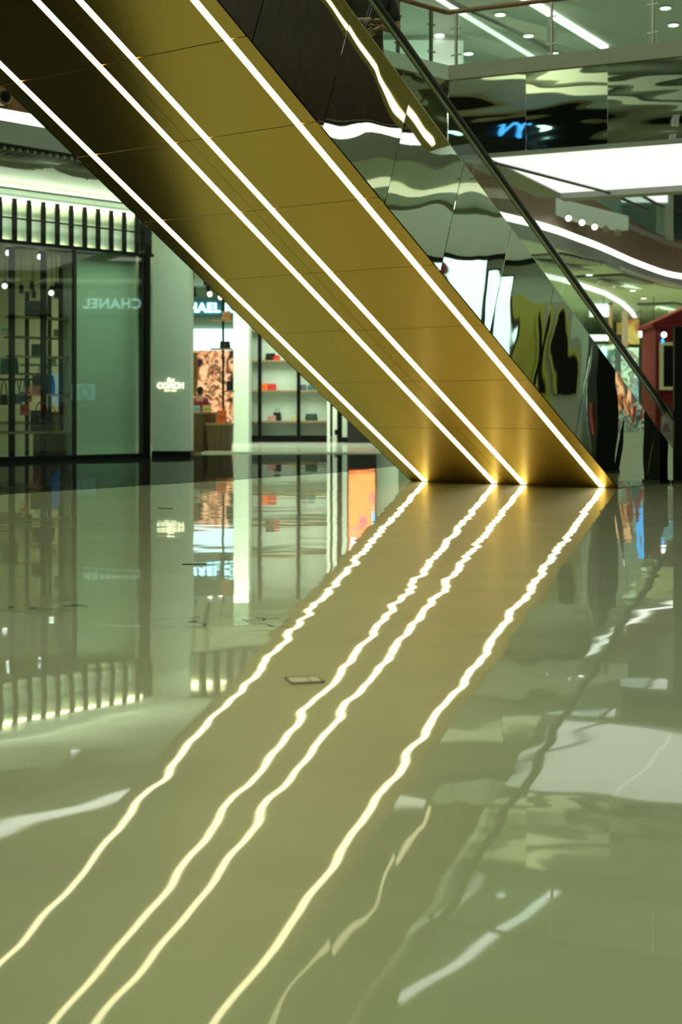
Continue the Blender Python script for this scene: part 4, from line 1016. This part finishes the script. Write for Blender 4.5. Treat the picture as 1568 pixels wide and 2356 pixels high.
def person(label, loc, rz, scale, pose, top, bottom):
    """faces local -Y"""
    t = thing('person', label, 'person', loc, rz); t.scale = (scale,)*3
    pel = (0, 0, 0.95); wst = (0, 0, 1.08); ch1 = (0, 0.0, 1.25); ch2 = (0, 0.01, 1.40); nk = (0, 0.0, 1.50); hd = (0, -0.015, 1.59); hd2 = (0, -0.02, 1.66); hd3 = (0, -0.012, 1.73)
    C = [[(pel, (0.15, 0.10)), (wst, (0.13, 0.095)), (ch1, (0.155, 0.105)), (ch2, (0.15, 0.095)), (nk, 0.060), (hd, (0.066, 0.078)), (hd2, (0.078, 0.092)), (hd3, (0.07, 0.082))]]
    body = list(C)
    for s in (-1, 1):
        hip = (s*0.09, 0, 0.88); kn = (s*0.10, -0.02, 0.50); an = (s*0.10, 0.02, 0.09); toe = (s*0.115, -0.14, 0.035)
        body.append([(pel, (0.15, 0.10)), (hip, 0.088), (lerp(hip, kn, 0.5), 0.075), (kn, 0.056), (lerp(kn, an, 0.35), 0.056), (an, 0.036), (toe, 0.032)])
        sh, el, wr, hand = pose[s]
        body.append([(ch2, (0.15, 0.095)), (sh, 0.058), (lerp(sh, el, 0.5), 0.047), (el, 0.040), (lerp(el, wr, 0.35), 0.040), (wr, 0.026)])
    for s in (-1, 1):
        sh, el, wr, hand = pose[s]
        wr_, hd_ = Vector(wr), Vector(hand); d = (hd_-wr_).normalized(); side = d.cross(Vector((0, 1, 0)))
        if side.length < 0.2: side = d.cross(Vector((0, 0, 1)))
        side.normalize(); nrm = d.cross(side)
        palm = wr_+d*0.045
        body.append([(tuple(wr_+d*0.002), 0.024), (tuple(palm), (0.036, 0.018)), (tuple(wr_+d*0.085), (0.036, 0.015))])
        for k in range(4):
            o_ = side*(k-1.5)*0.019; L = (0.068, 0.078, 0.073, 0.056)[k]
            b0 = wr_+d*0.080+o_; b1 = b0+d*L*0.5+nrm*0.006; b2 = b0+d*L*0.9+nrm*0.022
            body.append([(tuple(b0-d*0.02), 0.0085), (tuple(b0), 0.009), (tuple(b1), 0.0082), (tuple(b2), 0.007)])
        tb = wr_+d*0.03-side*0.026; body.append([(tuple(tb), 0.012), (tuple(tb-side*0.026+d*0.03), 0.0105), (tuple(tb-side*0.03+d*0.058), 0.0085)])
    # face: nose and ears belong to the body
    body.append([((0, -0.090, 1.665), 0.008), ((0, -0.108, 1.648), 0.011), ((0, -0.102, 1.638), 0.012)])
    for s in (-1, 1): body.append([((s*0.075, 0.0, 1.67), 0.010), ((s*0.080, 0.004, 1.65), 0.014), ((s*0.076, 0.0, 1.63), 0.008)])
    skin_mesh('body', body, 'skin', t)
    # clothes
    sh_ = [[((0, 0, 0.86), (0.175, 0.125)), ((0, 0, 0.95), (0.17, 0.122)), ((0, 0, 1.08), (0.155, 0.118)), (ch1, (0.175, 0.125)), (ch2, (0.168, 0.11)), ((0, 0, 1.50), (0.078, 0.075))]]
    for s in (-1, 1):
        sh, el, wr, hand = pose[s]
        sh_.append([(ch2, (0.168, 0.11)), (sh, 0.080), (lerp(sh, el, 0.5), 0.072), (lerp(sh, el, 0.85), 0.068)])
    skin_mesh('shirt', sh_, top, t)
    tr = [[((0, 0, 0.98), (0.165, 0.115)), (pel, (0.168, 0.118))]]
    for s in (-1, 1):
        tr.append([(pel, (0.168, 0.118)), ((s*0.09, 0, 0.86), 0.102), ((s*0.097, -0.01, 0.68), 0.090), ((s*0.10, -0.02, 0.50), 0.076), ((s*0.10, 0.0, 0.28), 0.070), ((s*0.10, 0.015, 0.10), 0.064)])
    skin_mesh('trousers', tr, bottom, t)
    for s in (-1, 1): MB().ball((s*0.11, -0.055, 0.04), 0.052, 0.135, 0.045).build('shoe', 'black_rubber', t)
    b = MB(); b.ball((0, 0.018, 1.712), 0.094, 0.108, 0.088, 20); b.ball((0, 0.045, 1.65), 0.086, 0.075, 0.10, 16); b.build('hair', 'hair_black', t)
    for s in (-1, 1): MB().ball((s*0.030, -0.094, 1.672), 0.010, 0.006, 0.006, 10).build('eye', 'hair_black', t)
    MB().ball((0, -0.096, 1.612), 0.022, 0.006, 0.006, 10).build('mouth', 'maroon_cloth', t)
    return t
# passenger: forearms folded across the waist, one hand hanging over the other arm
pose1 = {-1: ((-0.20, 0.01, 1.40), (-0.27, -0.06, 1.12), (-0.03, -0.22, 1.13), (0.06, -0.23, 1.13)),
         1: ((0.20, 0.01, 1.40), (0.27, -0.05, 1.12), (0.02, -0.245, 1.07), (-0.06, -0.25, 1.02))}
up = -8.18; kx = (842-CX)/F
s_ = (-(PV.x*up)+kx*(PV.y*up))/(DV.x-kx*DV.y)
pos = PV*up+DV*s_; k_ = math.floor((s_-S_TOP)/0.40); sf = S_TOP+k_*0.40
person('person in black T-shirt with folded forearms riding the right-hand escalator', (pos.x, pos.y, soffit_z(sf)+0.70), math.radians(22), 1.15, pose1, 'shirt_black', 'trouser_black')
pose2 = {s: ((s*0.19, 0, 1.40), (s*0.25, -0.02, 1.14), (s*0.16, -0.20, 1.02), (s*0.12, -0.28, 1.00)) for s in (-1, 1)}
pp = P(461, 905, 36)
person('person with black hair in maroon top standing behind the taller round table', (pp.x, pp.y, 0.03), math.radians(160), (pp.z+0.10)/1.75, pose2, 'maroon_cloth', 'maroon_cloth')
